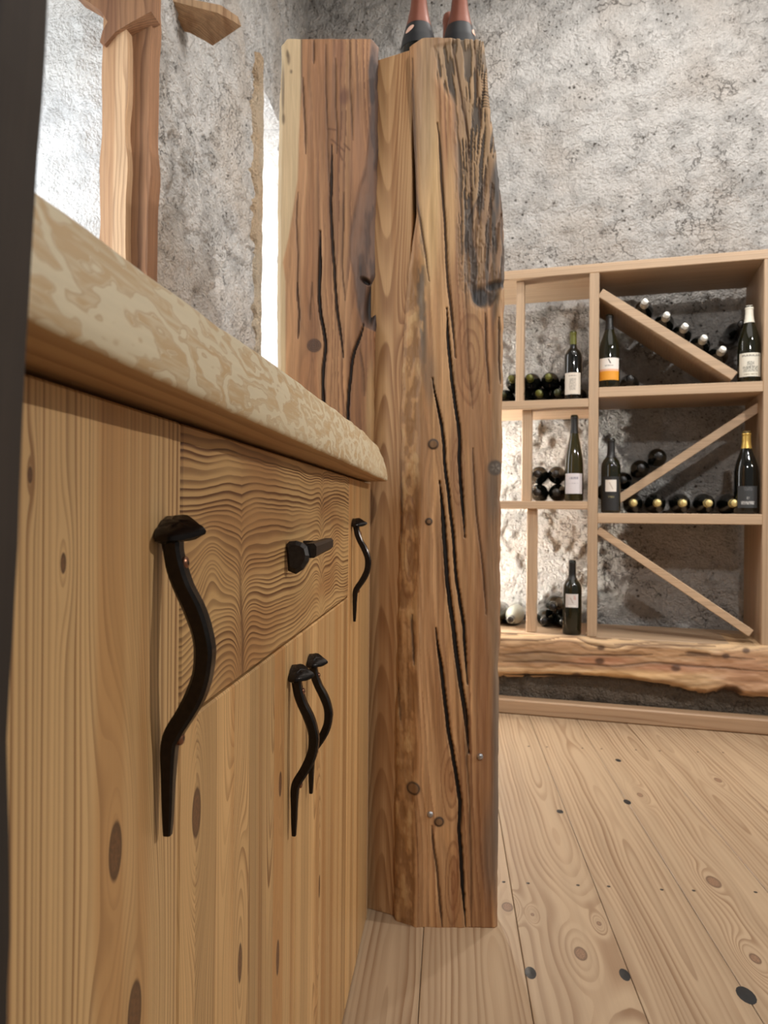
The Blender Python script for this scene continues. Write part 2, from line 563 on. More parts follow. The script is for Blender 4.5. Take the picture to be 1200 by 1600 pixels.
# windows in the niches
M_SKY, b = new_mat('daylight_pane')
b.inputs['Base Color'].default_value = (0.9, 0.95, 1, 1)
b.inputs['Emission Color'].default_value = (0.9, 0.96, 1, 1)
b.inputs['Emission Strength'].default_value = 1.6
M_WFR = wood('window_oak', 'xyz', (150, 108, 74), (92, 60, 38), 150, center=(0.2, 0.2), warp=0.02, contrast=0.7)
for i, (n, zz, dp) in enumerate(((N1, Z1, DEP), (N2, Z2, 0.34))):
    w = empty('window_%d' % (i + 1), CF.M, kind='structure')
    x = XW - dp
    box('pane', (x - 0.012, n[0] + 0.03, zz[0] + 0.03), (x - 0.006, n[1] - 0.03, zz[1] - 0.03), M_SKY, w, 0)
    for lo, hi in (((n[0], zz[0]), (n[0] + 0.04, zz[1])), ((n[1] - 0.04, zz[0]), (n[1], zz[1])),
                   ((n[0] + 0.04, zz[0]), (n[1] - 0.04, zz[0] + 0.04)), ((n[0] + 0.04, zz[1] - 0.04), (n[1] - 0.04, zz[1]))):
        box('window_frame', (x - 0.02, lo[0], lo[1]), (x + 0.02, hi[0], hi[1]), M_WFR, w, 0.003)

# ------------------------------------------------------------------ painted aged timbers
def pixel_slab(name, PX, PY, O, N, D, paint, T, mat, root, back_inset=0.0):
    """dense face laid on the plane (O,N) at the given picture points, pushed back by D, given thickness T"""
    ny, nx = PX.shape
    N = Vector(N).normalized()
    x = PX - 600.0; y = PY - 800.0
    rx = (x * cR + y * sR) / F
    rz = -(-x * sR + y * cR) / F
    den = rx * N.x + N.y + rz * N.z
    t = (Vector(O) - CAM).dot(N) / den
    front = np.stack([rx * t, t, CH + rz * t], -1)
    nv = np.array(N)
    back = front - nv * T
    if back_inset:
        cx = (front[:, :1] + front[:, -1:]) / 2
        w = np.linalg.norm(front[:, -1:] - front[:, :1], axis=-1, keepdims=True)
        back = cx + (front - cx) * (1 - 2 * back_inset / w) - nv * T
    front = front - nv * D[..., None]
    base = root.matrix_world.inverted()
    V = front.reshape(-1, 3)
    loop = [(0, i) for i in range(nx)] + [(j, nx - 1) for j in range(1, ny)] + [(ny - 1, i) for i in range(nx - 2, -1, -1)] + [(j, 0) for j in range(ny - 2, 0, -1)]
    li = [j * nx + i for j, i in loop]
    nb = len(V)
    BV = np.array([back[j, i] for j, i in loop])
    allv = np.concatenate([V, BV])
    R = np.array(base.to_3x3()); tr = np.array(base.translation)
    allv = allv @ R.T + tr
    idx = np.arange(ny * nx).reshape(ny, nx)
    q = np.stack([idx[:-1, :-1], idx[1:, :-1], idx[1:, 1:], idx[:-1, 1:]], -1).reshape(-1, 4).tolist()
    L = len(li)
    for k in range(L):
        k2 = (k + 1) % L
        q.append([li[k], li[k2], nb + k2, nb + k])
    q.append([nb + k for k in range(L)])
    me = mesh_of(name, allv.tolist(), q, [mat])
    sm = [True] * ((ny - 1) * (nx - 1)) + [False] * (L + 1)
    me.polygons.foreach_set('use_smooth', sm)
    at = me.attributes.new('paint', 'FLOAT_COLOR', 'POINT')
    c = np.ones((len(allv), 4), np.float32)
    lum = paint.mean(-1, keepdims=True)
    paint = np.clip((paint * 0.95 + lum * 0.05) * 1.22, 0, 0.9)
    c[:nb, :3] = paint.reshape(-1, 3)
    c[nb:, :3] = paint.reshape(-1, 3)[li] * 0.9
    at.data.foreach_set('color', c.ravel())
    bm = bmesh.new(); bm.from_mesh(me); bmesh.ops.recalc_face_normals(bm, faces=bm.faces); bm.to_mesh(me); bm.free()
    return link(name, me, root)

def L3(c): return np.array(lin(c)[:3])
def over(img, mask, c):
    return img * (1 - mask[..., None]) + L3(c) * mask[..., None]
def polyd(u, v, pts):
    """u distance from a mostly v-wards polyline, nan outside"""
    pts = sorted(pts, key=lambda q: q[1])
    c = sum(np.interp(v + o, [q[1] for q in pts], [q[0] for q in pts]) * k for o, k in ((-24, .1), (-12, .2), (0, .4), (12, .2), (24, .1)))
    inside = (v >= pts[0][1]) & (v <= pts[-1][1])
    return u - c, inside, (v - pts[0][1]) / (pts[-1][1] - pts[0][1])
def crack(img, D, u, v, pts, w, dep=0.006, c=(22, 15, 10), soft=1.2, seed=0):
    d, ins, t = polyd(u, v, pts)
    d = d + (fbm(v / 70.0, v * 0, None, seed + 50, 3) - 0.5) * 4
    ww = 0.72 * w * np.clip(np.minimum(t, 1 - t) * 7, 0.15, 1)
    m = (1 - sst(np.abs(d), ww * 0.5, ww * 0.5 + soft)) * ins
    halo = (1 - sst(np.abs(d), ww * 0.5, ww * 0.5 + 6)) * ins * 0.22 * np.clip(np.minimum(t, 1 - t) * 7, 0, 1)
    img = over(img, halo, (70, 48, 30))
    cw = np.clip((w - 1.5) / 3.0, 0, 1)
    cc = [c[i] * cw + (96, 62, 36)[i] * (1 - cw) for i in range(3)]
    img = over(img, m * (0.6 + 0.4 * cw), cc)
    return img, D + m * dep * min(1, (w / 5.0) ** 2)
def blob(u, v, cu, cv, ru, rv, soft=0.35, ang=0.0):
    ca, sa = math.cos(ang), math.sin(ang)
    du, dv = (u - cu), (v - cv)
    a = (du * ca + dv * sa) / ru; b = (-du * sa + dv * ca) / rv
    r = np.sqrt(a * a + b * b)
    return 1 - sst(r, 1 - soft, 1 + soft)
def grain(u, v, cols, seed, slope=0.0, ring=9.0, warp=14, lw=(70, 330), knots=()):
    uu = u - slope * v
    w = uu + warp * (fbm(uu / lw[0], v / lw[1], None, seed, 3) - 0.5) * 2
    for (ku, kv, kr, amp) in knots:
        q = ((u - ku) ** 2 + ((v - kv) * 0.33) ** 2) / (kr * kr)
        w = w + amp * np.exp(-q) * np.sign(u - ku + 0.01) * (1 - np.exp(-np.abs(u - ku) / 3))
    t = w / ring + 2.4 * fbm(w / 30, v / 900, None, seed + 4, 2)
    fr = t - np.floor(t)
    late = sst(fr, 0.35, 0.9) * (1 - sst(fr, 0.93, 1.0))
    st = sst(fbm(w / 26, v / 400, None, seed + 8, 3), 0.35, 0.65)
    fine = fbm(w / 2.4, v / 120, None, seed + 12, 3)
    broad = sst(fbm(w / 20, v / 600, None, seed + 21, 3), 0.38, 0.62)
    img = L3(cols[0]) * (1 - broad[..., None]) + L3(cols[1]) * broad[..., None]
    img = over(img, late * (0.2 + 0.75 * st), cols[2])
    img = img * (0.66 + 0.68 * fine)[..., None]
    return img, late * st, w

tall = empty('tall_cabinet', Matrix.Translation((0.05, 1.60, 0)),
             'tall cabinet fronted by two upright aged beams with a pale plank between them', 'cabinet')

# --- right beam
step = 1.5
ny = int((1449.5 - 59) / step)
vv = np.linspace(59, 1449.5, ny)
nx = 106
Lc = interp(vv, [(59, 640), (130, 643), (260, 650), (330, 652), (400, 642), (470, 634), (600, 629), (800, 627), (1000, 623), (1200, 620), (1380, 618), (1450, 618)])
Rc = interp(vv, [(59, 756), (75, 759), (100, 762), (150, 765), (200, 770), (250, 778), (300, 786), (340, 789), (480, 789), (520, 787), (600, 785.5), (800, 783), (1000, 782), (1040, 780), (1200, 779.5), (1450, 778)])
Lc = Lc + (fbm(vv / 22, vv * 0, None, 5, 3) - 0.5) * 4 * sst(vv, 340, 420)
Rc = Rc + (fbm(vv / 26, vv * 0, None, 9, 3) - 0.5) * 5 * sst(vv, 90, 200) * (1 - 0.6 * sst(vv, 1000, 1100))
s = np.linspace(0, 1, nx)
PX = Lc[:, None] + (Rc - Lc)[:, None] * s[None, :]
PY = np.repeat(vv[:, None], nx, 1)
u, v = PX, PY
kn = [(677, 694, 14, 8), (670, 815, 9, 5), (774, 730, 20, 9), (646, 1233, 16, 8), (686, 1284, 12, 6)]
img, late, w = grain(u, v, ((176, 134, 90), (150, 108, 68), (120, 76, 42)), 31, 0.035, 10, 15, (60, 330), kn)
D = np.zeros_like(u)
# colour zones
lt = sst(fbm(w / 16, v / 260, None, 77, 2), 0.45, 0.7)
img = over(img, blob(u, v, 672, 300, 16, 150, 0.4) * 0.75, (196, 162, 112))
img = over(img, blob(u, v, 704, 330, 9, 90, 0.5) * 0.6, (190, 152, 102))
img = over(img, blob(u, v, 688, 550, 14, 200, 0.6) * 0.4, (190, 148, 100))
img = over(img, lt * 0.35 * (u > 656), (188, 148, 102))
# weathered top right
we = sst(u - (700 + 0.02 * (v - 60) - 30 * sst(v, 60, 75) * (1 - sst(v, 110, 170))), 0, 22) * (1 - sst(v, 330, 470) * 0.35) * (1 - sst(v, 440, 500))
sg = np.tanh((u - 737) / 26.0)
stre = fbm((u + sg * 0.17 * v + 6 * (fbm(u / 20, v / 50, None, 7, 2) - 0.5)) / 5.0, v / 46.0 + sg * 0.2, None, 91, 3)
dm = sst(stre, 0.49, 0.58)
img = over(img, we * 0.6, (138, 116, 86))
img = over(img, we * dm * 0.88, (58, 52, 48))
img = over(img, (1 - sst(v, 60, 150)) * sst(u, 655, 675) * 0.5, (120, 100, 76))
tl = blob(u, v, 662, 170, 16, 120, 0.5)
img = over(img, tl * 0.55, (122, 102, 76))
D = D + we * (0.004 + 0.004 * dm)
# brown pocket, dark tip
pk = sst(u - interp(v, [(250, 760), (300, 748), (340, 728), (380, 723), (440, 728), (470, 738), (485, 755)]), 0, 5) * sst(v, 230, 300) * (1 - sst(u - interp(v, [(400, 800), (440, 790), (460, 775), (478, 765), (490, 752)]), 0, 6)) * (1 - sst(v, 470, 486))
pst = fbm(u / 6.0, v / 60.0, None, 97, 3)
img = over(img, pk * 0.75, (122, 92, 68))
img = over(img, pk * sst(pst, 0.48, 0.58) * 0.8, (66, 58, 52))
img = over(img, pk * (1 - sst(pst, 0.32, 0.42)) * 0.5, (160, 128, 92))
edge = pk * (1 - sst(u - interp(v, [(250, 760), (300, 748), (340, 728), (380, 723), (440, 728), (470, 738), (485, 755)]), 2, 9))
img = over(img, edge * 0.8, (52, 50, 50))
tip = np.maximum(blob(u, v, 752, 463, 14, 17, 0.4), blob(u, v, 774, 444, 15, 7, 0.5, -0.25))
img = over(img, tip * 0.92, (42, 42, 44))
D = D + pk * 0.006 + tip * 0.005
img = over(img, blob(u, v, 778, 285, 6, 50, 0.5) * 0.85, (48, 52, 56))
img = over(img, blob(u, v, 773, 385, 3, 60, 0.6) * 0.6, (60, 55, 50))
img = over(img, blob(u, v, 775, 470, 4, 40, 0.5, 0.1) * 0.7, (70, 56, 42))
# comb-like tool marks on the top right edge
tm = ((np.sin(v * 1.35) > 0.35) & (u > 753) & (v > 108) & (v < 165)).astype(float)
img = over(img, tm * 0.8, (40, 30, 24)); D = D + tm * 0.003
# wane strip on the left
wan = sst(v, 380, 470) * (1 - sst(u - interp(v, [(380, 664), (480, 664), (560, 662), (640, 658), (800, 656), (1000, 652), (1200, 652), (1450, 650)]), -8, 4))
wb_ = fbm(u / 10.0, v / 26.0, None, 55, 4)
img = over(img, wan * 0.5, (158, 120, 74))
img = over(img, wan * sst(wb_, 0.5, 0.62) * 0.6, (112, 76, 42))
img = over(img, wan * (1 - sst(wb_, 0.33, 0.42)) * 0.55, (182, 148, 100))
D = D + wan * (0.020 * (1 - s[None, :] * (u[:, -1:] - u[:, :1]) / 34.0).clip(0, 1) + 0.006 * (wb_ - 0.4))
gs = blob(u, v, 659, 470, 7, 120, 0.5, -0.03) * sst(fbm(u / 6, v / 24, None, 12, 3), 0.35, 0.6)
img = over(img, gs * 0.75, (84, 74, 62))
img = over(img, blob(u, v, 672, 590, 10, 34, 0.6) * 0.5, (98, 80, 64))
# red brown bottom right, grey edge
img = over(img, blob(u, v, 757, 1290, 20, 230, 0.5) * 0.6, (122, 80, 48))
img = over(img, blob(u, v, 755, 960, 12, 220, 0.5) * 0.5, (134, 88, 54))
img = over(img, blob(u, v, 714, 740, 9, 90, 0.4, -0.05) * 0.55, (116, 76, 46))
img = over(img, blob(u, v, 744, 690, 9, 110, 0.5) * 0.45, (128, 88, 58))
img = over(img, blob(u, v, 705, 1215, 10, 34, 0.4) * 0.5, (146, 98, 58))
img = over(img, blob(u, v, 711, 1372, 6, 70, 0.4, 0.04) * 0.6, (128, 76, 38))
img = over(img, blob(u, v, 700, 1310, 8, 30, 0.4, -0.4) * 0.4, (190, 144, 94))
img = over(img, blob(u, v, 776, 1180, 7, 210, 0.6) * 0.75, (92, 84, 76))
img = over(img, blob(u, v, 770, 860, 12, 170, 0.6) * 0.5, (112, 94, 74))
img = over(img, blob(u, v, 766, 1330, 12, 70, 0.6) * 0.55, (92, 80, 70))
img = over(img, blob(u, v, 778, 640, 8, 110, 0.6) * 0.5, (140, 116, 86))
# flame shaped growth rings in the lower middle
for (cu, cv, ru, rv) in ((705, 1220, 17, 75), (708, 1380, 15, 75), (716, 740, 12, 60), (640, 860, 16, 90), (735, 560, 26, 80)):
    r = np.sqrt(((u - cu) / ru) ** 2 + ((v - cv) / rv) ** 2) + 0.25 * (fbm(u / 16, v / 60, None, 3, 2) - 0.5)
    rr = r * 3.3
    fr = rr - np.floor(rr)
    img = over(img, sst(fr, 0.45, 0.85) * (1 - sst(fr, 0.9, 1)) * (1 - sst(r, 0.8, 1.15)) * 0.55, (112, 68, 36))
# knots and plugs
for (ku, kv, kr) in ((677, 694, 7), (670, 815, 4.5), (646, 1233, 9), (686, 1284, 6.5)):
    img = over(img, blob(u, v, ku, kv, kr + 1.5, kr + 1.5, 0.15), (44, 30, 20))
    img = over(img, blob(u, v, ku, kv, kr - 1.2, kr - 1.2, 0.2), (118, 86, 54))
    D = D - 0.0015 * blob(u, v, ku, kv, kr, kr, 0.2)
ak = np.arctan2(v - 731, u - 774)
star = 0.5 + 0.5 * np.sin(ak * 5 + 1)
kb = blob(u, v, 774, 731, 12, 12, 0.2)
img = over(img, kb * 0.9, (70, 62, 55))
img = over(img, kb * star * blob(u, v, 774, 731, 7, 7, 0.4) * 0.6, (140, 130, 118))
img = over(img, blob(u, v, 770, 770, 10, 42, 0.6) * 0.5, (84, 74, 64))
# cracks
CR = [([(645, 90), (648, 200), (652, 300), (658, 350), (664, 395), (670, 440)], 2.6), ([(682, 190), (687, 228), (692, 312), (694, 350), (700, 442), (707, 508), (712, 560)], 3.6),
      ([(697, 480), (702, 536), (707, 592), (715.7, 657), (718.5, 686), (716.5, 715), (721, 753), (725, 800), (727, 840)], 5.5),
      ([(675, 590), (687, 648), (694.6, 686), (695, 715), (700, 772), (708, 830), (712, 887), (719.5, 947), (725, 995), (732, 1070)], 5.0),
      ([(685, 750), (691, 792), (694.6, 849), (698, 885), (708, 976), (717.6, 1052), (727, 1110), (733, 1179)], 8.0),
      ([(680, 980), (689, 1033), (694.6, 1081), (702, 1148), (707, 1172), (714, 1218), (719, 1256), (716.5, 1300), (721, 1362), (729, 1449)], 6.5),
      ([(727, 1100), (733, 1250), (735, 1350), (737, 1449)], 2.0), ([(674, 1290), (678, 1325), (683, 1352), (691, 1449)], 3.0),
      ([(757, 489), (760, 555), (766, 615)], 2.6), ([(779, 495), (781, 564), (783, 600)], 3.0), ([(738, 700), (742, 772), (748, 830), (755, 890), (760, 960)], 2.4),
      ([(729, 470), (733, 560), (738, 640)], 1.6), ([(740, 60), (748, 130), (752, 200)], 2.0), ([(724, 150), (734, 230), (738, 330)], 2.0), ([(706, 60), (720, 140), (731, 210), (735, 230)], 2.5),
      ([(622, 650), (625, 720), (627, 780), (628, 850)], 2.5), ([(621, 1060), (624, 1100), (626, 1130)], 2.5), ([(644, 960), (646, 1010), (648, 1040)], 3.0), ([(783, 230), (785, 300), (786, 380)], 2.5)]
for i, (pts, wd) in enumerate(CR):
    img, D = crack(img, D, u, v, pts, wd, seed=i, dep=0.010)
# rounded arrises, with a chamfered top left corner
eL = (u - Lc[:, None]); eR = (Rc[:, None] - u)
D = D + 0.006 * (1 - sst(eR, 0, 7)) ** 2 + 0.005 * (1 - sst(eL, 0, 6)) ** 2
PY2 = PY.copy()
PY2 = np.maximum(PY2, 59 + 12 * (1 - sst(PX, 640, 664)))
D = D + (fbm(u / 12, v / 90, None, 66, 3) - 0.5) * 0.004
post_r = pixel_slab('beam', PX, PY2, (0, 1.443, 0), (0, -1, 0), D, img, 0.135, M_PAINT, tall)
# two steel screw heads
for (px, py) in ((750, 1182), (672, 1272)):
    p = P(px, py, 1.443)
    me = lathe('screw', [(0.0001, 0.004), (0.003, 0.0038), (0.0058, 0.0022), (0.0064, -0.002)], [M_STEEL], 14)
    o = link('screw', me, tall)
    o.matrix_world = Matrix.Translation(p + Vector((0, -0.001, 0))) @ Matrix.Rotation(math.pi / 2, 4, 'X')

# --- left beam
YL = 1.492
ny = int((736 - 61) / step)
vv = np.linspace(61, 736, ny)
nx = 100
Lc = interp(vv, [(61, 443), (70, 439), (110, 439), (160, 436), (250, 434), (400, 433), (580, 433), (770, 430)]) + (fbm(vv / 30, vv * 0, None, 15, 3) - 0.5) * 2.5
Rc = interp(vv, [(61, 588), (70, 592), (130, 590), (210, 590), (290, 590), (400, 589), (520, 587), (600, 585), (770, 584)]) + (fbm(vv / 22, vv * 0, None, 19, 3) - 0.5) * 3
PX = Lc[:, None] + (Rc - Lc)[:, None] * s_ if False else Lc[:, None] + (Rc - Lc)[:, None] * np.linspace(0, 1, nx)[None, :]
PY = np.repeat(vv[:, None], nx, 1)
u, v = PX, PY
img, late, w = grain(u, v, ((164, 122, 84), (142, 100, 66), (98, 62, 40)), 43, 0.0, 10, 18, (55, 260), [(491, 540, 16, 9), (520, 520, 20, 8)])
D = np.zeros_like(u)
sapb = interp(v, [(61, 471), (130, 471), (210, 467), (280, 465), (340, 456), (370, 451), (410, 442), (440, 446), (580, 446), (770, 446)])
sap = 1 - sst(u - sapb, -1.5, 1.5)
img = over(img, sap * 0.85, (184, 162, 126))
img = img * (0.9 + 0.2 * fbm(w / 3, v / 150, None, 5, 3))[..., None]
img = over(img, (1 - sst(np.abs(u - sapb), 0.5, 2.5)) * (1 - sst(v, 110, 180)) * 0.7, (70, 50, 36))
for (cu, cv, ru, rv) in ((451, 92, 2.5, 9), (449, 84, 2, 6), (455, 112, 2, 3), (443, 186, 2.5, 8), (442, 140, 2.5, 40)):
    img = over(img, blob(u, v, cu, cv, ru, rv, 0.5) * 0.7, (74, 58, 44))
# bark side on the right
bk = interp(v, [(61, 580), (110, 575), (170, 578), (210, 576), (260, 570), (300, 558), (370, 546), (400, 546), (430, 552), (480, 558), (508, 566), (520, 590), (770, 592)])
bark = sst(u - bk, -2, 3)
bn = fbm(u / 12, v / 60, None, 71, 4)
img = over(img, bark * 0.9, (84, 68, 62))
img = over(img, bark * sst(bn, 0.52, 0.64) * 0.7, (128, 98, 80))
img = over(img, bark * (1 - sst(bn, 0.34, 0.44)) * 0.7, (52, 44, 44))
img = over(img, blob(u, v, 562, 340, 6, 70, 0.5, 0.2) * 0.6, (140, 106, 84))
hole = np.maximum(blob(u, v, 580, 470, 8, 34, 0.4, 0.1), blob(u, v, 572, 437, 8, 4, 0.5, 0.5))
img = over(img, hole * 0.95, (18, 13, 11))
D = D + bark * (0.012 * np.clip((u - bk) / 35, 0, 1) + 0.006 * (bn - 0.3)) + hole * 0.012
img = over(img, blob(u, v, 580, 640, 8, 70, 0.4) * 0.7, (176, 142, 96))
img = over(img, blob(u, v, 538, 150, 7, 13, 0.5) * 0.6, (98, 58, 44))
img = over(img, blob(u, v, 530, 80, 8, 25, 0.6) * 0.5, (104, 66, 46))
img = over(img, blob(u, v, 560, 240, 12, 70, 0.6) * 0.35, (190, 140, 104))
img = over(img, blob(u, v, 540, 470, 8, 60, 0.6, -0.12) * 0.45, (190, 146, 104))
kb = blob(u, v, 491, 540, 11.5, 10.5, 0.12)
img = over(img, blob(u, v, 488, 522, 9, 40, 0.7) * 0.4, (92, 60, 42))
img = over(img, kb * 0.9, (82, 58, 44))
rr = np.sqrt((u - 491) ** 2 + (v - 540) ** 2)
img = over(img, kb * (np.sin(rr * 2.0) > 0.3) * 0.5, (48, 34, 27))
# checks between the rings across the middle
for pts in ([(512, 201), (524, 203)], [(518, 218), (530, 228), (538, 236)], [(538, 225), (546, 234)], [(528, 232), (535, 250)]):
    (x0, y0), (x1, y1) = pts[0], pts[-1]
    tt = np.clip(((u - x0) * (x1 - x0) + (v - y0) * (y1 - y0)) / ((x1 - x0) ** 2 + (y1 - y0) ** 2), 0, 1)
    dd = np.hypot(u - x0 - tt * (x1 - x0), v - y0 - tt * (y1 - y0))
    img = over(img, (1 - sst(dd, 0.6, 2.4)) * 0.7, (96, 60, 38))
CR = [([(473, 120), (476, 160), (477, 210), (476, 240)], 2.4), ([(490, 62), (490, 100)], 2.4), ([(508, 70), (510, 160), (511, 230), (514, 290)], 2.0), ([(524, 90), (523, 140), (526, 190), (526, 240)], 2.2),
      ([(518, 225), (517, 310), (518, 340), (520, 380), (523, 450), (528, 490), (532, 520), (538, 560)], 4.2), ([(546, 60), (547, 130), (551, 190), (552, 220)], 2.0),
      ([(501, 360), (499, 460), (505, 510), (511, 536), (506, 570), (504, 600), (506, 640), (512, 700)], 5.5),
      ([(570, 505), (566, 524), (552, 546), (548, 590), (544, 630), (545, 700)], 5.0), ([(464, 470), (467, 400), (463, 330), (466, 300)], 2.2), ([(464, 440), (466, 490), (465, 530)], 3.0),
      ([(537, 300), (536, 350), (535, 420), (540, 470)], 2.2), ([(560, 545), (568, 580), (570, 620)], 1.8), ([(484, 500), (486, 470), (487, 440)], 1.8)]
for i, (pts, wd) in enumerate(CR):
    img, D = crack(img, D, u, v, pts, wd, seed=30 + i, c=(30, 19, 14), dep=0.010)
eL = (u - Lc[:, None]); eR = (Rc[:, None] - u)
D = D + 0.004 * (1 - sst(eR, 0, 6)) ** 2 + 0.006 * (1 - sst(eL, 0, 9)) ** 2
D = np.minimum(D, 0.03)
D = D + (fbm(u / 12, v / 90, None, 86, 3) - 0.5) * 0.003
PY2 = np.maximum(PY, 61 + 7 * (1 - sst(PX, 438, 450)) + 7 * sst(PX, 580, 592))
pixel_slab('beam', PX, PY2, (0, YL, 0), (0, -1, 0), D, img, 0.11, M_PAINT, tall, back_inset=0.045)

# --- plank between the two beams
p0 = Vector((-0.031, 1.512, 0)); p1 = Vector((0.050, 1.470, 0))
dn = (p1 - p0).normalized()
pang = math.atan2(dn.y, dn.x)
plk = [(0.045, 1.60, 0.001, 0.0, 0.05, 0.2)]
def plank_mat():
    m, bs = new_mat('larch_plank')
    v, x, y, z = coords()
    nz = noise(comb(x * 18, 0.0, z * 3), 1.0, 2.0)
    A = (x - 0.034) / 0.021 + (nz - 0.5) * 0.7
    sg = ss(z + (nz - 0.5) * 0.1, 1.30, 1.05) * 2.0 - 1.0
    par = m_('MINIMUM', A * A, 9.0)
    f = z * 9.5 + sg * par * 0.9 + (noise(comb(x * 9, 0.0, z * 2.0), 1.0, 2.0) - 0.5) * 2.4
    t = m_('FRACT', f)
    prof = ss(t, 0.1, 0.85) * (1.0 - ss(t, 0.9, 1.0))
    st = noise(comb(x * 20, 0.0, z * 2.2), 1.0, 2.0)
    prof = prof * ss(st, 0.2, 0.7)
    fn = noise(comb(x * 420, 0.0, z * 7), 1.0, 2.0)
    fn2 = noise(comb(x * 60, 0.0, z * 1.2), 1.0, 2.0)
    col = mix(prof * 0.8, mix(ss(fn2, 0.4, 0.65), lin((188, 148, 104)), lin((166, 122, 80))), lin((128, 84, 48)))
    g = (fn - 0.5) * 0.34 + 1.0
    col = mix(1.0, col, comb(g, g, g), 'MULTIPLY')
    setin(bs, 'Base Color', col)
    bs.inputs['Roughness'].default_value = 0.55
    setin(bs, 'Normal', bump(fn, 0.12, 0.001))
    return m
M_PLANK = plank_mat()
Mp = Matrix.Translation(p0) @ Matrix.Rotation(pang, 4, 'Z')
zt = P(615, 86, 1.49).z
o = link('plank', bm_mesh('plank', box_bm((0, 0, 0), ((p1 - p0).length, 0.022, zt), 0.0015), [M_PLANK]), tall)
o.matrix_world = Mp
# hidden body behind the beams and the top the bottles stand on
M_BODY = wood('larch_body', 'xyz', (190, 148, 104), (150, 104, 66), 120, center=(0.1, 0.2), warp=0.02, rand=0.3)
TB = 1.73
for nm, lo, hi in (('top_panel', (-0.19, 1.60, TB - 0.025), (0.20, 2.02, TB)), ('side_panel', (0.18, 1.585, 0), (0.20, 2.02, TB - 0.026)),
                   ('side_panel', (-0.19, 1.61, 0), (-0.17, 2.02, TB - 0.026)), ('back_panel', (-0.169, 2.0, 0.0), (0.179, 2.02, TB - 0.026))):
    o = link(nm, bm_mesh(nm, box_bm(lo, hi, 0.002), [M_BODY]), tall)
    o.matrix_world = Matrix.Identity(4)

# --- post at the very left, its shade put into the near-black colour
tp = empty('timber_post', Matrix.Translation((-0.13, 0.14, 0)), None, None)
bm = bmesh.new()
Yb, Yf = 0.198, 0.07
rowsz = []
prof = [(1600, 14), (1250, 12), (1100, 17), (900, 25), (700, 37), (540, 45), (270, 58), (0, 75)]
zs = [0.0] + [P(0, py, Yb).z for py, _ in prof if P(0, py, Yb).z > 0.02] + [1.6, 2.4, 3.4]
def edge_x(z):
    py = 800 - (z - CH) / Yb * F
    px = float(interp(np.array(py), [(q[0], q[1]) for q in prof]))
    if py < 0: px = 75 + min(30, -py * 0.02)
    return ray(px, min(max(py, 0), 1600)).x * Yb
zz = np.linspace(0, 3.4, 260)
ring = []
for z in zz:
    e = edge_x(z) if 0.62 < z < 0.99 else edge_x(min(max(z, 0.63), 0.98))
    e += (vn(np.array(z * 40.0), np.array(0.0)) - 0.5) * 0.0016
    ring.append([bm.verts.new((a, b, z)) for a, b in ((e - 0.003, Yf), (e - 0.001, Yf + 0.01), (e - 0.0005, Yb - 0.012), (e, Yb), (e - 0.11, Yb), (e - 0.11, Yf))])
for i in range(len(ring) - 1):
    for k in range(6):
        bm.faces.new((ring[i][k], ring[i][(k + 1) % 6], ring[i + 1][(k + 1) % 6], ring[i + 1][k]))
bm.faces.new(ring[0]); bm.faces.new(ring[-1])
M_SHADEW = wood('shaded_old_oak', 'yxz', (48, 37, 27), (9, 7, 6), 34, center=(0.1, 0.1), warp=0.06, wl=(8, 1.0), contrast=0.9, rough=0.75, fine=0.3)
me = bm_mesh('timber_post', bm, [M_SHADEW])
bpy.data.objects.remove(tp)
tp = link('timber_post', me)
tag(tp, 'weathered timber post, coloured dark for shade, close at the left edge before the cabinet', 'post')

# ------------------------------------------------------------------ base cabinet
cab = empty('base_cabinet', CF.M, 'low larch cabinet with plank doors, one drawer and forged black handles', 'cabinet')
def C(px, py, off=0.0):
    q = CF.hit(px, py, 0, off)
    return q.y, q.z
J0 = 0.207
J1 = C(282.5, 900)[0]
J2 = C(463, 1150)[0]
J3 = C(544.5, 880)[0]
J4 = C(574.5, 1150)[0]
ZD = (C(284, 1124)[1] + C(544, 935)[1]) / 2
ZTOP = 0.866
G = 0.0012
def ck(px, py, r, amp, sp, el):
    y, z = C(px, py)
    return (y, z, r, amp, sp, el)
dkn = [ck(180, 1330, 0.0085, 0.012, 0.024, 0.30), ck(99, 880, 0.0028, 0.0, 0.007, 0.3), ck(418, 1000, 0.0001, 0.0, 0.02, 0.3), ck(210, 1585, 0.009, 0.014, 0.024, 0.3), ck(47, 742, 0.0018, 0.0, 0.004, 0.3)]
M_DOOR_L = wood('larch_door_quartered', 'yxz', (206, 167, 115), (128, 85, 46), 290, center=(0.62, 0.25), warp=0.014, wl=(9, 0.7), knots=dkn, contrast=0.95, rough=0.45, hue=(184, 137, 85), fine=0.05, kdens=0.9, knot_dark=(66, 42, 24))
sk = [ck(307, 1270, 0.0085, 0.010, 0.022, 0.3), ck(375, 1505, 0.006, 0.008, 0.03, 0.22), ck(434, 1496, 0.006, 0.008, 0.03, 0.22), ck(499, 1385, 0.005, 0.005, 0.03, 0.2), ck(438, 1225, 0.006, 0.006, 0.02, 0.3)]
M_DOOR_S = wood('larch_door_strips', 'yxz', (204, 163, 110), (130, 86, 46), 215, center=(0.30, 0.10), warp=0.012, wl=(8, 0.8), knots=sk, strips=(J1 - 0.012, 0.043),
                stripvar=0.20, shift=0.25, contrast=0.85, rough=0.45, hue=(178, 128, 76), fine=0.06, kconst=0.3, kdens=0.9, knot_dark=(70, 44, 26))
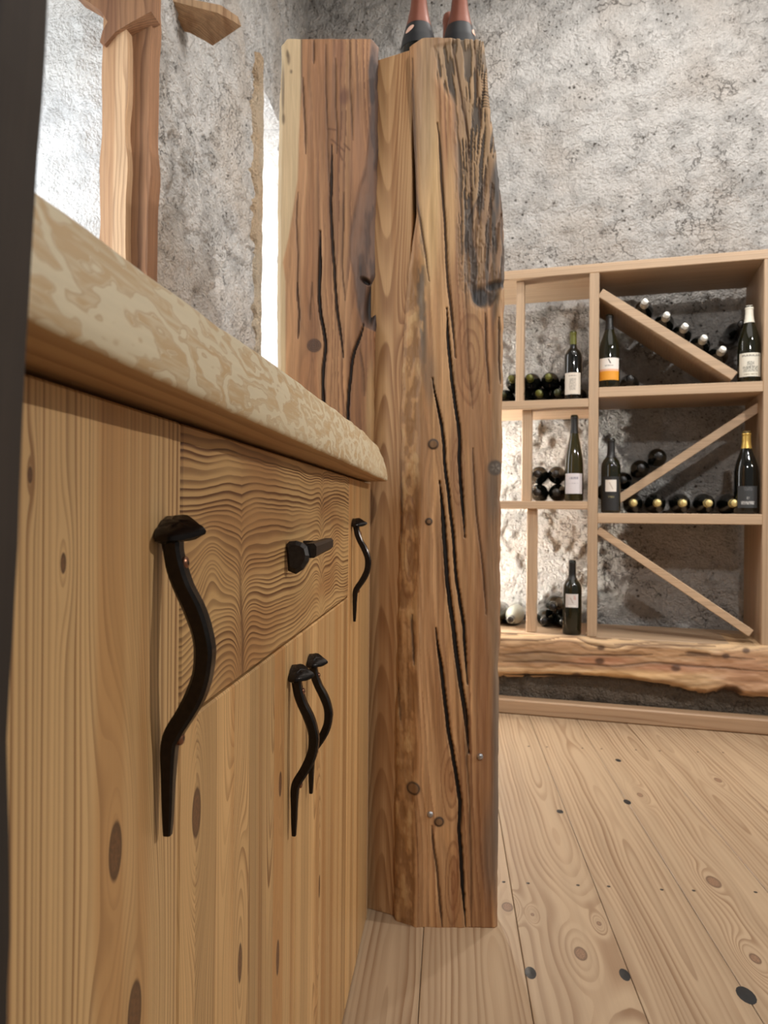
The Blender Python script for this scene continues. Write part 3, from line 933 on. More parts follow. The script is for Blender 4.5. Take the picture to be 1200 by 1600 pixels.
# drawer front: lying grain with a fold around a knot
def drawer_mat():
    m, bs = new_mat('larch_drawer')
    v, x, y, z = coords()
    n1 = noise(comb(y * 3.2, x, z * 7), 1.0, 2.0)
    n2 = noise(comb(y * 12, x, z * 16), 1.0, 2.0)
    f = z + (n1 - 0.5) * 0.050 + (n2 - 0.5) * 0.005
    def soft(px, py, amp, sy, sz):
        yy, z0 = C(px, py)
        dy = (y - yy) / sy; dz = (z - z0) / sz
        return m_('POWER', 2.718, (dy * dy + dz * dz) * -1.0) * amp
    def fold(px, py, amp, sy, sz):
        yy, z0 = C(px, py)
        dy = (y - yy) / sy; dz = (z - z0) / sz
        return m_('POWER', 2.718, m_('ABSOLUTE', dy) * -1.0) * m_('POWER', 2.718, dz * dz * -1.0) * amp
    f = f - soft(330, 893, 0.020, 0.026, 0.030)
    f = f - soft(372, 1010, 0.024, 0.075, 0.060)
    f = f + fold(376, 1010, 0.034, 0.016, 0.075)
    f = f - soft(498, 900, 0.016, 0.060, 0.06)
    f = f + fold(502, 900, 0.022, 0.014, 0.11)
    f = f - soft(525, 870, 0.012, 0.04, 0.06)
    fq = f * 185.0
    fq = fq + (noise(comb(fq * 0.2, y * 0.5, 0.0), 1.0, 2.0) - 0.5) * 4.0
    rv = white1(m_('FLOOR', fq))
    t = m_('FRACT', fq)
    prof = ss(t, 0.2, 0.85) * (1.0 - ss(t, 0.92, 1.0))
    sn = noise(comb(y * 5, x, z * 22), 1.0, 2.0)
    prof = prof * ss(sn, 0.12, 0.6) * (rv * 0.6 + 0.6)
    tone = noise(comb(y * 4, x, z * 13), 1.0, 2.0)
    col = mix(prof * 1.0, mix(ss(tone, 0.4, 0.65), lin((203, 163, 108)), lin((178, 132, 82))), lin((104, 66, 34)))
    fn = noise(comb(y * 12, x * 300, z * 420), 1.0, 2.0)
    g = (fn - 0.5) * 0.16 + 1.0
    col = mix(1.0, col, comb(g, g, g), 'MULTIPLY')
    yy, z0 = C(377, 985)
    dy = (y - yy + (z - z0) * 0.15 + (n2 - 0.5) * 0.02) / 0.0035; dz = (z - z0) / 0.055
    sc = m_('POWER', 2.718, (dy * dy + dz * dz * dz * dz) * -1.0)
    col = mix(sc * 0.7, col, lin((84, 50, 26)))
    setin(bs, 'Base Color', col)
    bs.inputs['Roughness'].default_value = 0.45
    setin(bs, 'Normal', bump(fn * 0.4 + prof, 0.15, 0.001))
    return m
M_DRAWER = drawer_mat()
M_CARC = wood('larch_carcass', 'yxz', (170, 126, 84), (130, 86, 50), 120, center=(0.5, 0.3), warp=0.02)
TK = 0.022
box('carcass', (-0.56, J0 + 0.002, 0.02), (-TK - 0.002, J4 + 0.001, ZTOP - 0.004), M_CARC, cab, 0)
def slab(name, y0, y1, z0, z1, m, bev=0.0016):
    return link(name, bm_mesh(name, box_bm((-TK, y0 + G, z0), (0, y1 - G, z1), bev), [m]), cab)
door_a = slab('door', J0, J1, 0.004, ZTOP, M_DOOR_L)
drawer = slab('drawer', J1, J3, ZD + G, ZTOP, M_DRAWER)
door_b = slab('door', J1, J2, 0.004, ZD - G, M_DOOR_S)
door_c = slab('door', J2, J3, 0.004, ZD - G, M_DOOR_S)
door_d = slab('door', J3, J4, 0.004, ZTOP, M_DOOR_S)
M_EDGE = wood('larch_edge', 'yxz', (214, 182, 140), (180, 140, 96), 150, center=(0.3, 0.2), warp=0.01)
link('end_panel', bm_mesh('end_panel', box_bm((-0.56, J4 + 0.0015, 0.0), (0.0005, J4 + 0.012, ZTOP + 0.003), 0.001), [M_EDGE]), cab)

# handles -------------------------------------------------------------
YA = C(246, 1230)[0]
def HA(px, py):
    q = CF.hit(px, py, 1, YA)
    return q.x, q.z
path_px = [(254, 832), (255, 848), (257, 866), (263, 892), (274, 921), (289, 950), (301, 980), (307.5, 1008), (308, 1030), (304, 1058), (293, 1088), (277, 1116), (262, 1138), (253, 1155), (250, 1170), (249, 1190), (248, 1230), (247.5, 1270), (247, 1303)]
base_x = HA(247, 1230)[0]
PATH = [HA(*q) for q in path_px]
zt0, zb0 = PATH[0][1], PATH[-1][1]
PATHN = [((q[0] - base_x), (q[1] - zb0) / (zt0 - zb0)) for q in PATH]
def catmull(pts, n):
    out = []
    for i in range(len(pts) - 1):
        p = [Vector(pts[max(0, min(len(pts) - 1, i + k))]) for k in (-1, 0, 1, 2)]
        for j in range(n):
            t = j / n
            out.append(0.5 * ((2 * p[1]) + (p[2] - p[0]) * t + (2 * p[0] - 5 * p[1] + 4 * p[2] - p[3]) * t * t + (3 * p[1] - p[0] - 3 * p[2] + p[3]) * t ** 3))
    out.append(Vector(pts[-1]))
    return out
def make_handle(parent, yc, z_top, z_bot, bow=1.0, tw=0.0):
    """z_top = top of the head, z_bot = tip"""
    k = (z_top - z_bot) / 0.185
    hh = 0.0095 * k
    zt = z_top - hh * 0.75
    pts = [(q[0] * bow * 0.93 * k + 0.0062 * k, z_bot + q[1] * (zt - z_bot)) for q in PATHN]
    cs = catmull(pts, 3)
    bm = bmesh.new()
    rings = []
    n = len(cs)
    for i, c in enumerate(cs):
        d = (cs[min(n - 1, i + 1)] - cs[max(0, i - 1)]).normalized()
        nr = Vector((-d.y, d.x))           # in-plane normal (x,z)
        t = i / (n - 1)
        hw = np.interp(t, [0, 0.12, 0.3, 0.6, 0.72, 0.85, 1.0], [0.0060, 0.0050, 0.0054, 0.0054, 0.0048, 0.0040, 0.0023]) * k
        ht = np.interp(t, [0, 0.12, 0.3, 0.6, 0.72, 0.85, 1.0], [0.0058, 0.0056, 0.0058, 0.0058, 0.0052, 0.0042, 0.0026]) * k
        hw *= 1 + 0.025 * math.sin(i * 0.9); ht *= 1 + 0.02 * math.sin(i * 0.7 + 1)
        ch = 0.35
        sec = [(1, 1 - ch), (1 - ch, 1), (-1 + ch, 1), (-1, 1 - ch), (-1, -1 + ch), (-1 + ch, -1), (1 - ch, -1), (1, -1 + ch)]
        ring = []
        for (a, b) in sec:
            p = c + nr * (a * hw)
            ring.append(bm.verts.new((max(p.x, 0.0), yc + b * ht, p.y)))
        rings.append(ring)
    for i in range(n - 1):
        for j in range(8):
            bm.faces.new((rings[i][j], rings[i][(j + 1) % 8], rings[i + 1][(j + 1) % 8], rings[i + 1][j]))
    bm.faces.new(rings[-1]); bm.faces.new(rings[0][::-1])
    # hammered mushroom head with a drooping lip towards the room
    cx, cz = cs[0].x, zt
    R1, R2 = 0.0135 * k, 0.0125 * k
    N = 22
    lv = [(0.42, -0.0046), (0.80, -0.0024), (0.98, -0.0002), (1.0, 0.0018), (0.93, 0.0032), (0.62, 0.0042), (0.30, 0.0046)]
    prev = None
    hc = bm.verts.new((cx + 0.004 * k, yc, cz + 0.0048 * k))
    first = None
    for (f, dz) in lv:
        ring = []
        for j in range(N):
            a = 2 * math.pi * j / N
            rx = R1 * f * (1 + 0.05 * math.sin(3 * a + 1))
            x = cx + math.cos(a) * rx
            lip = max(0.0, math.cos(a)) ** 3 * f
            x += lip * 0.0065 * k
            y = yc + math.sin(a) * R2 * f * (1 - 0.45 * lip)
            z = cz + dz * k + (y - yc) * 0.5 - lip * 0.0022 * k + 0.0006 * math.sin(5 * a + f * 9) * k
            ring.append(bm.verts.new((max(x, 0.0006), y, z)))
        if prev:
            for j in range(N): bm.faces.new((prev[j], prev[(j + 1) % N], ring[(j + 1) % N], ring[j]))
        else: first = ring
        prev = ring
    for j in range(N): bm.faces.new((prev[j], prev[(j + 1) % N], hc))
    bm.faces.new(first[::-1])
    nf = len(bm.faces)
    for f in bm.faces: f.material_index = 0
    # two screw heads
    for tq in (0.155, 0.725):
        c = cs[int(tq * (n - 1))]
        Mx = Matrix.Translation((c.x + 0.0058 * k, yc + 0.0015 * k, c.y)) @ Matrix.Rotation(math.pi / 2, 4, 'Y')
        pr = [(0.0040, -0.003), (0.0039, -0.0002), (0.0029, 0.0008), (0.0012, 0.0012)]
        prev = None
        for (r, zq) in pr:
            ring = [bm.verts.new(Mx @ Vector((r * k * math.cos(a), r * k * math.sin(a), zq * k))) for a in [2 * math.pi * j / 12 for j in range(12)]]
            if prev:
                for j in range(12):
                    f = bm.faces.new((prev[j], prev[(j + 1) % 12], ring[(j + 1) % 12], ring[j])); f.material_index = 1
            prev = ring
        f = bm.faces.new(prev); f.material_index = 0
    me = bm_mesh('handle', bm, [M_IRON, M_COPPER])
    me.polygons.foreach_set('use_smooth', [True] * len(me.polygons))
    md = link('handle', me, parent)
    b = md.modifiers.new('es', 'EDGE_SPLIT'); b.split_angle = math.radians(38)
    return md
def HZ(px, y_top, y_bot):
    y = C(px, (y_top + y_bot) / 2)[0]
    qt = CF.hit(px + 8, y_top, 1, y); qb = CF.hit(px, y_bot, 1, y)
    return y, qt.z, qb.z
y, a, b = HZ(246, 809, 1305); make_handle(door_a, YA, a, b)
y, a, b = HZ(451.5, 1043, 1305); make_handle(door_b, y, a, b, 1.0)
y, a, b = HZ(479.5, 1025, 1239); make_handle(door_c, y, a, b, 1.08)
y, a, b = HZ(549, 811, 971); make_handle(door_d, y, a, b, 1.12)

# spike pull lying along the drawer, its faceted head towards the camera
yh = C(446.5, 870)[0]
def HP(px, py, off=None): return CF.hit(px, py, 1, yh)
bm = bmesh.new()
oc = [(446, 851), (452, 846), (462, 845), (472, 848), (480, 854), (483, 868), (481, 878), (473, 890), (462, 897), (450, 892)]
f0 = [HP(*q) for q in oc]
cxm = sum((q.x for q in f0)) / len(f0); czm = sum((q.z for q in f0)) / len(f0)
def ringat(sc, y): return [bm.verts.new((max(0.0004, cxm + (q.x - cxm) * sc), y, czm + (q.z - czm) * sc)) for q in f0]
r0 = ringat(0.72, yh - 0.004); r1 = ringat(1.0, yh); r2 = ringat(1.0, yh + 0.005); r3 = ringat(0.6, yh + 0.010)
for a_, b_ in ((r0, r1), (r1, r2), (r2, r3)):
    for j in range(len(a_)): bm.faces.new((a_[j], a_[(j + 1) % len(a_)], b_[(j + 1) % len(b_)], b_[j]))
bm.faces.new(r0); bm.faces.new(r3)
q1 = CF.hit(513, 849, 0, 0.026)
zc_ = q1.z
zs0 = CF.hit(480, 860, 1, yh + 0.01).z
prev = None
for i in range(6):
    t = i / 5
    y_ = (yh + 0.004) * (1 - t) + q1.y * t
    zc = zs0 * (1 - t) + zc_ * t
    hw = 0.0068 - 0.001 * t; hz = 0.0075 - 0.0012 * t
    xc = 0.0245 + 0.0015 * t
    ring = [bm.verts.new((xc + a * hw, y_, zc + b * hz)) for a, b in ((1, .6), (.6, 1), (-.6, 1), (-1, .6), (-1, -.6), (-.6, -1), (.6, -1), (1, -.6))]
    if prev:
        for j in range(8): bm.faces.new((prev[j], prev[(j + 1) % 8], ring[(j + 1) % 8], ring[j]))
    else: bm.faces.new(ring[::-1])
    prev = ring
bm.faces.new(prev)
# two short standoffs to the drawer
for t in (0.25, 0.85):
    y_ = yh * (1 - t) + q1.y * t
    box_bm((0.0, y_ - 0.004, zs0 * (1 - t) + zc_ * t - 0.004), (0.021, y_ + 0.004, zs0 * (1 - t) + zc_ * t + 0.004), 0.0005, bm)
link('drawer_pull', bm_mesh('drawer_pull', bm, [plain('forged_iron_worn', (52, 49, 47), 0.42, 0.7, var=0.3, scale=200)]), drawer)

# ------------------------------------------------------------------ worktop
def worktop_mat():
    m, bs = new_mat('worktop_larch')
    v, x, y, z = coords()
    n = noise(comb(x * 20, y * 13.0, z * 34), 1.0, 3.0, 0.5)
    fib = noise(comb(x * 200, y * 22, z * 300), 1.0, 2.0)
    fib2 = noise(comb(x * 90, y * 30, z * 150), 1.0, 2.0)
    f = n * 13.0 + (fib2 - 0.5) * 0.35
    t = m_('FRACT', f)
    ln = ss(t, 0.70, 0.92) * (1.0 - ss(t, 0.95, 1.0))
    par = m_('FRACT', m_('FLOOR', f) * 0.5) * 2.0
    pt = par * (1.0 - ss(t + (fib - 0.5) * 0.7, 0.6, 0.95))
    tone = noise(comb(x * 4, y * 2.5, z * 6), 1.0, 1.0)
    col = mix(pt * ss(fib, 0.15, 0.6) * 0.8, lin((214, 199, 168)), lin((186, 152, 106)))
    col = mix(ln * 0.5, col, lin((172, 134, 88)))
    col = mix(ss(tone, 0.5, 0.75) * 0.4, col, lin((224, 206, 170)))
    g = (fib - 0.5) * 0.12 + 1.0
    col = mix(1.0, col, comb(g, g, g), 'MULTIPLY')
    setin(bs, 'Base Color', col)
    bs.inputs['Roughness'].default_value = 0.42
    setin(bs, 'Normal', bump(fib, 0.06, 0.001))
    return m
M_TOP = worktop_mat()
M_UNDER = wood('worktop_underside', 'xzy', (178, 142, 100), (134, 96, 60), 150, center=(0.3, 0.2), warp=0.02, wl=(6, 1))
ZU = 0.8695
ya, yb = J0, 1.4545
ys = list(np.linspace(ya, 1.25, 60)) + list(np.linspace(1.26, yb, 46))
vs, fs, mi = [], [], []
NP = 0
for j, yy in enumerate(ys):
    e = max(0.0, (yy - 1.30) / (yb - 1.30))
    wob = 0.0030 * (float(vn(np.array(yy * 9.0), np.array(3.0))) - 0.5) + 0.0016 * (float(vn(np.array(yy * 31.0), np.array(7.0))) - 0.5)
    xo = 0.0435 - 0.004 * (yy / yb) + wob
    end = max(0.0, (yy - (yb - 0.020)) / 0.020)
    xo -= 0.012 * (1 - math.sqrt(max(0, 1 - end ** 2)))
    zt = float(np.interp(yy, [0.2, 0.6, 1.16, 1.30, 1.4545], [0.9185, 0.926, 0.934, 0.931, 0.920])) + wob * 0.4
    rt = 0.009 + 0.011 * e ** 1.5          # round-over widens towards the end
    rb = 0.0035
    pr = [(-0.57, ZU), (-0.03, ZU), (xo - rb - 0.004, ZU)]
    for a in (0.15, 0.5, 0.85): pr.append((xo - rb + rb * math.sin(a * math.pi / 2), ZU + rb - rb * math.cos(a * math.pi / 2)))
    h = zt - rt * 0.9
    nfc = 7
    for q in range(1, nfc + 1):
        t = q / nfc
        pr.append((xo - 0.007 * t * t, ZU + rb + (h - ZU - rb) * t))
    x1 = xo - 0.007
    for a in (0.2, 0.4, 0.6, 0.8, 1.0): pr.append((x1 - rt + rt * math.cos(a * math.pi / 2), h + (zt - h) * math.sin(a * math.pi / 2)))
    pr += [(-0.2, zt), (-0.57, zt)]
    NP = len(pr)
    vs += [(a, yy, b) for a, b in pr]
for j in range(len(ys) - 1):
    for i in range(NP):
        i2 = (i + 1) % NP
        fs.append((j * NP + i, j * NP + i2, (j + 1) * NP + i2, (j + 1) * NP + i))
        mi.append(1 if i < 3 else 0)
fs.append(tuple(range(NP))); mi.append(0)
fs.append(tuple((len(ys) - 1) * NP + i for i in range(NP - 1, -1, -1))); mi.append(0)
me = mesh_of('worktop', vs, fs, [M_TOP, M_UNDER], False, mi)
me.polygons.foreach_set('use_smooth', [len(p.vertices) == 4 for p in me.polygons])
bm = bmesh.new(); bm.from_mesh(me); bmesh.ops.recalc_face_normals(bm, faces=bm.faces); bm.to_mesh(me); bm.free()
wt = link('worktop', me, None, CF.M)
tag(wt, 'thick pale larch worktop with rounded wavy-grained edge on the low cabinet', 'worktop')

# ------------------------------------------------------------------ timbers of the near window
M_OLD = wood('old_window_timber', 'xyz', (186, 154, 120), (132, 98, 70), 130, center=(0.15, 0.3), warp=0.05, wl=(7, 1.4), contrast=0.8, rough=0.7, fine=0.25, hue=(160, 122, 88))
M_OLDD = wood('dark_window_timber', 'xyz', (142, 104, 74), (84, 54, 36), 130, center=(0.15, 0.3), warp=0.05, wl=(7, 1.4), contrast=0.8, rough=0.75, fine=0.3, hue=(112, 76, 52))
def CW(px, py, along):
    q = CF.hit(px, py, 1, along)
    return q.x, q.z
lin_o = empty('trim_1', CF.M, kind='structure')
ya1 = 1.715
xa, _ = CW(158, 200, ya1); xb, _ = CW(197, 200, ya1)
xc1, _ = CW(205, 200, ya1 + 0.03); xd, _ = CW(234, 200, ya1 + 0.03)
def rough_board(lo, hi, seed, n=60):
    bm = bmesh.new()
    rings = []
    for i in range(n + 1):
        z = lo[2] + (hi[2] - lo[2]) * i / n
        w1 = (float(vn(np.array(z * 14.0), np.array(seed * 1.3))) - 0.5) * 0.010
        w2 = (float(vn(np.array(z * 11.0), np.array(seed * 2.9 + 5))) - 0.5) * 0.010
        rings.append([bm.verts.new(q) for q in ((lo[0] + w1, lo[1], z), (hi[0] + w2, lo[1], z), (hi[0] + w2, hi[1], z), (lo[0] + w1, hi[1], z))])
    for i in range(n):
        for k in range(4): bm.faces.new((rings[i][k], rings[i][(k + 1) % 4], rings[i + 1][(k + 1) % 4], rings[i + 1][k]))
    bm.faces.new(rings[0]); bm.faces.new(rings[-1])
    return bm
link('jamb_board', bm_mesh('jamb_board', rough_board((xa, ya1, 0.93), (xb, ya1 + 0.09, 2.6), 1), [M_OLD]), lin_o)
link('jamb_board', bm_mesh('jamb_board', rough_board((xc1, ya1 + 0.03, 0.93), (xd, ya1 + 0.09, 2.6), 2), [M_OLDD]), lin_o)
link('jamb_board', bm_mesh('jamb_board', rough_board((xb - 0.004, ya1 + 0.045, 0.93), (xc1 + 0.004, ya1 + 0.085, 2.6), 3), [plain('dark_timber_groove', (78, 54, 38), 0.8, var=0.2)]), lin_o)
# curved lintel over the niche
lq = [(238, -60), (236, 18), (206, 34), (180, 50), (163, 70), (156, 66), (160, 48), (168, 34), (158, 18), (140, 4), (112, -12), (60, -30), (40, -60)]
bm = bmesh.new()
LP_ = [CF.hit(px, py, 1, ya1 - 0.012) for px, py in lq]
fr = [bm.verts.new((q.x, q.y, q.z)) for q in LP_]
bk_ = [bm.verts.new((q.x, q.y + 0.055, q.z + 0.004)) for q in LP_]
bm.faces.new(fr); bm.faces.new(bk_[::-1])
for k in range(len(lq)):
    k2 = (k + 1) % len(lq)
    bm.faces.new((fr[k], bk_[k], bk_[k2], fr[k2]))
link('lintel', bm_mesh('lintel', bm, [M_OLDD]), lin_o)
# broken beam end sticking out of the plaster at the top
bq = [(262, -30), (285, -4), (345, 8), (372, 26), (377, 41), (366, 34), (340, 20), (270, 2), (235, -8), (215, -40)]
pts = []
Yq = 1.98
bm = bmesh.new()
fr = [bm.verts.new(P(px, py, Yq)) for px, py in bq]
bk_ = [bm.verts.new(P(px, py, Yq) + Vector((-0.10, 0.10, 0.01))) for px, py in bq]
bm.faces.new(fr); bm.faces.new(bk_[::-1])
for k in range(len(bq)):
    k2 = (k + 1) % len(bq)
    bm.faces.new((fr[k], bk_[k], bk_[k2], fr[k2]))
o = link('beam_stub', bm_mesh('beam_stub', bm, [M_OLD]))
tag(o, 'splintered brown beam end jutting from the plaster high on the left wall', 'beam')
# ochre lining strip edging the far niche, colour lightened to imitate glow
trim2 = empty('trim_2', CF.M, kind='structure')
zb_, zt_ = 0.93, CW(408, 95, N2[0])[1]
M_OCH = plaster('lit_ochre_render', (218, 200, 174), (170, 136, 100), (206, 172, 134), pit=0.3, seed=8.0, sc=1.5)
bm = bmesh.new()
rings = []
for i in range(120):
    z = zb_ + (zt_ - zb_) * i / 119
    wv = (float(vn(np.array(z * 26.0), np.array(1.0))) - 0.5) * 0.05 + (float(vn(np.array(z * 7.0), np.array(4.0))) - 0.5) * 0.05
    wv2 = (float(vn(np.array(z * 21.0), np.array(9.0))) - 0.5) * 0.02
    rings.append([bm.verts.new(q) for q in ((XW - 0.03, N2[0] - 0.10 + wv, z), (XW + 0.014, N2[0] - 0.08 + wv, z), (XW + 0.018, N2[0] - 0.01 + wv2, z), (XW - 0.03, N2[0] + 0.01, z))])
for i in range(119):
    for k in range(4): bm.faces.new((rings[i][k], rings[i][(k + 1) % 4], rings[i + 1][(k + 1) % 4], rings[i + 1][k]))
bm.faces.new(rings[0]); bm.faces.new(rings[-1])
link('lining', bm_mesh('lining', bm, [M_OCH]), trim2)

# ------------------------------------------------------------------ wine rack
def R(px, py, v=0.0):
    q = RF.hit(px, py, 1, v)
    return q.x, q.z
rack = empty('wine_rack', RF.M, 'pale larch wine rack with open compartments and diagonal boards', 'rack')
DP = 0.372
def rb(name, x0, x1, z0, z1, v0=0.0, v1=DP, m=None, bev=0.0025):
    return link(name, bm_mesh(name, box_bm((x0, v0, z0), (x1, v1, z1), bev), [m or M_RACK]), rack)
XLH = -0.62                                    # hidden left end of the boards
xu0 = R(919, 700)[0]; xu1 = R(934.5, 700)[0]
xr0 = R(1192, 700)[0]; xr1 = R(1208, 700)[0]
zT1 = (R(930, 408)[1] + R(1196, 393)[1]) / 2; zT0 = (R(930, 424)[1] + R(1196, 406.5)[1]) / 2
zB = (R(922, 996)[1] + R(1192, 1008)[1]) / 2
rb('top_board', XLH, xr1 + 0.55, zT0, zT1, m=M_RACK_H)
rb('bottom_board', XLH, xr1 + 0.55, zB - 0.022, zB, m=M_RACK_H)
rb('upright', xu0, xu1, zB, zT0)
rb('upright', xr0, xr1, zB, zT0)
zs1 = (R(800, 626)[1] + R(915, 623)[1]) / 2; zs1b = R(860, 638)[1]
zs2 = R(860, 783)[1]; zs2b = R(860, 795)[1]
rb('shelf', XLH, xu0, zs1b, zs1, m=M_RACK_H)
rb('shelf', XLH, xu0, zs2b, zs2, m=M_RACK_H)
zr1 = (R(936, 603.5)[1] + R(1190, 597)[1]) / 2; zr1b = (R(936, 620)[1] + R(1190, 613)[1]) / 2
zr2 = (R(936, 802)[1] + R(1190, 803)[1]) / 2; zr2b = zr2 - (zr1 - zr1b)
rb('shelf', xu1, xr0, zr1b, zr1, m=M_RACK_H)
rb('shelf', xu1, xr0, zr2b, zr2, m=M_RACK_H)
for (pa, pb, py, z0, z1) in ((806, 818, 540, zs1, zT0), (815, 830, 710, zs2, zs1b), (822.5, 838, 890, zB, zs2b)):
    a, _ = R(pa, py, 0.03); b, _ = R(pb, py, 0.03)
    rb('upright', a, b, z0, z1, 0.03, 0.09)
def diag(p0, p1, v0, v1, th):
    a = R(p0[0], p0[1], v0); b = R(p1[0], p1[1], v0)
    return link('diagonal', bm_mesh('diagonal', bar_bm(a, b, th, v0, v1, 0.002), [M_RACK_H]), rack)
diag((938, 457), (1148, 587.5), 0.01, 0.33, 0.036)
diag((950, 791), (1188, 634.5), 0.095, 0.175, 0.034)
diag((934, 828), (1174, 990), 0.02, 0.08, 0.030)
# aged plinth beam under the rack
NR = RF.M.to_3x3() @ Vector((0, -1, 0))
OV = RF.M @ Vector((0, -0.035, 0))
stp = 1.6
xs = np.arange(650, 1500, stp)
tp_ = interp(xs, [(735, 991), (780, 992), (900, 996), (1060, 1006), (1200, 1011), (1500, 1024)])
bt_ = interp(xs, [(735, 1062), (780, 1062), (850, 1060.5), (920, 1064), (990, 1067), (1060, 1080), (1105, 1091), (1118, 1086), (1135, 1081), (1150, 1084), (1161, 1093), (1200, 1095), (1500, 1112)]) + (fbm(xs / 20, xs * 0, None, 3, 3) - 0.5) * 5
nvv = 56
tt = np.linspace(0, 1, nvv)[:, None]
PX = np.repeat(xs[None, :], nvv, 0)
PY = tp_[None, :] + (bt_ - tp_)[None, :] * tt
PYn = (PY - tp_[None, :]) * 1.0
img, late, w = grain(PYn * 1.0 + (fbm(PX / 80, PYn / 40, None, 8, 3) - 0.5) * 26, PX, ((190, 158, 118), (166, 130, 94), (104, 76, 52)), 61, 0.0, 9, 6, (30, 200), [])
D = np.zeros_like(PX)
for (cx_, cy_, rx_, ry_, c, k) in ((940, 1033, 55, 7, (160, 108, 80), .7), (1055, 1045, 60, 9, (158, 106, 80), .65), (1150, 1040, 50, 20, (176, 132, 100), .6), (1185, 1065, 60, 22, (158, 112, 84), .6), (830, 1028, 60, 8, (104, 84, 62), .6), (960, 1055, 110, 7, (206, 168, 116), .6)):
    img = over(img, blob(PX, PY, cx_, cy_, rx_, ry_, 0.6) * k, c)
for (pts, wd) in (([(785, 1024), (840, 1019), (900, 1024), (970, 1023), (1020, 1022)], 2.6), ([(785, 1035), (860, 1034), (960, 1041), (1020, 1033), (1080, 1042), (1200, 1048)], 2.6), ([(785, 1056), (900, 1060), (985, 1066), (1050, 1075)], 5), ([(960, 1006), (1040, 1008), (1120, 1012)], 2.0), ([(1060, 1024), (1120, 1026), (1180, 1030)], 2.2), ([(1070, 1020), (1110, 1024)], 3)):
    img, D = crack(img, D, PY, PX, [(b, a) for a, b in pts], wd, seed=90, c=(58, 44, 32), dep=0.006)
for (kx, ky, kr) in ((937, 1033, 5), (1056, 1044, 5), (901, 1057, 6), (1166, 1017, 4), (1134, 1025, 4), (1143, 1084, 12), (939, 1012, 4)):
    img = over(img, blob(PX, PY, kx, ky, kr * 1.5, kr, 0.4) * 0.85, (66, 44, 32))
eB = (bt_[None, :] - PY); eT = PY - tp_[None, :]
D = D + 0.05 * (1 - sst(eB, 0, 16)) ** 2 + 0.02 * (1 - sst(eT, 0, 9)) ** 2 + (fbm(PX / 40, PYn / 14, None, 18, 3) - 0.5) * 0.016
pb_root = empty('plinth_beam', RF.M, None, None)
pbo = pixel_slab('plinth_beam', PX, PY, OV, NR, D, img, 0.30, M_PAINT_H, pb_root)
Mw = RF.M.copy()
pbo.parent = None; pbo.matrix_world = Mw
bpy.data.objects.remove(pb_root)
pbo.name = 'plinth_beam'
tag(pbo, 'rough live-edged old beam lying under the wine rack', 'beam')
# stone footing under the beam
zst = 0.185
pan = [((XLH - 0.3, 0.02, -0.01), (2.6, 0, 0), (0, 0, zst), 0, 0.015), ((XLH - 0.3, 0.02, zst - 0.01), (2.6, 0, 0), (0, 0.38, 0), 0, 0.03)]
me = wall_obj('stone_footing', pan, [M_STONE], 0.016, (0, 1, 0), 33)
bm = bmesh.new(); bm.from_mesh(me)
bm.to_mesh(me); bm.free()
sf = link('trim_3', me, None, RF.M)
tag(sf, kind='structure')
# skirting at the foot of it
zsk = R(800, 1093, -0.06)[1]
xs_ = [XLH - 0.4, xr1 + 0.6]
bm = box_bm((xs_[0], -0.06, 0.0), (xs_[1], 0.005, max(0.05, zsk)), 0.006)
M_SKIRT = wood('pine_skirting', 'zyx', (172, 142, 112), (134, 100, 72), 110, center=(0.1, 0.1), warp=0.03)
tag(link('baseboard_back', bm_mesh('baseboard_back', bm, [M_SKIRT]), None, RF.M), kind='structure')
# upright light strip on the back wall behind the tall cabinet, grazing the left part of the rack
led = empty('led_strip', RF.M @ Matrix.Translation((-0.78, VW - 0.30, 0.34)), 'slim upright lamp strip on the wall behind the tall cabinet', 'lamp')
M_LED, b = new_mat('lit_strip')
b.inputs['Emission Color'].default_value = (1, 0.95, 0.86, 1)
b.inputs['Emission Strength'].default_value = 190
M_ALU = plain('strip_housing', (170, 170, 168), 0.4, 0.8)
box('housing', (-0.012, 0.0, 0), (0.006, 0.265, 1.02), M_ALU, led, 0.001)
box('light_tube', (0.0065, 0.012, 0.01), (0.014, 0.05, 1.01), M_LED, led, 0.002)

# ------------------------------------------------------------------ bottles
BORD = [(0.0001, 0.004), (0.020, 0.003), (0.034, 0.0), (0.0375, 0.005), (0.0377, 0.10), (0.0377, 0.185), (0.0355, 0.200), (0.029, 0.213), (0.020, 0.223), (0.0152, 0.232), (0.0140, 0.245), (0.0137, 0.285), (0.0148, 0.287), (0.0148, 0.298), (0.0105, 0.300), (0.0001, 0.300)]
BURG = [(0.0001, 0.004), (0.022, 0.003), (0.037, 0.0), (0.0408, 0.006), (0.0412, 0.10), (0.0408, 0.150), (0.038, 0.172), (0.0325, 0.193), (0.0255, 0.213), (0.0195, 0.231), (0.0160, 0.248), (0.0142, 0.262), (0.0138, 0.284), (0.0150, 0.286), (0.0150, 0.297), (0.0105, 0.299), (0.0001, 0.299)]
HOCK = [(0.0001, 0.004), (0.020, 0.003), (0.034, 0.0), (0.0372, 0.006), (0.0374, 0.10), (0.0362, 0.150), (0.0325, 0.190), (0.0262, 0.225), (0.0198, 0.258), (0.0158, 0.285), (0.0140, 0.308), (0.0136, 0.335), (0.0150, 0.338), (0.0150, 0.349), (0.0105, 0.351), (0.0001, 0.351)]
SPARK = [(0.0001, 0.004), (0.024, 0.003), (0.040, 0.0), (0.0440, 0.006), (0.0442, 0.10), (0.0430, 0.130), (0.0380, 0.160), (0.0310, 0.186), (0.0245, 0.210), (0.0195, 0.235), (0.0165, 0.262), (0.0158, 0.292), (0.0172, 0.296), (0.0172, 0.306), (0.0150, 0.316), (0.0001, 0.321)]
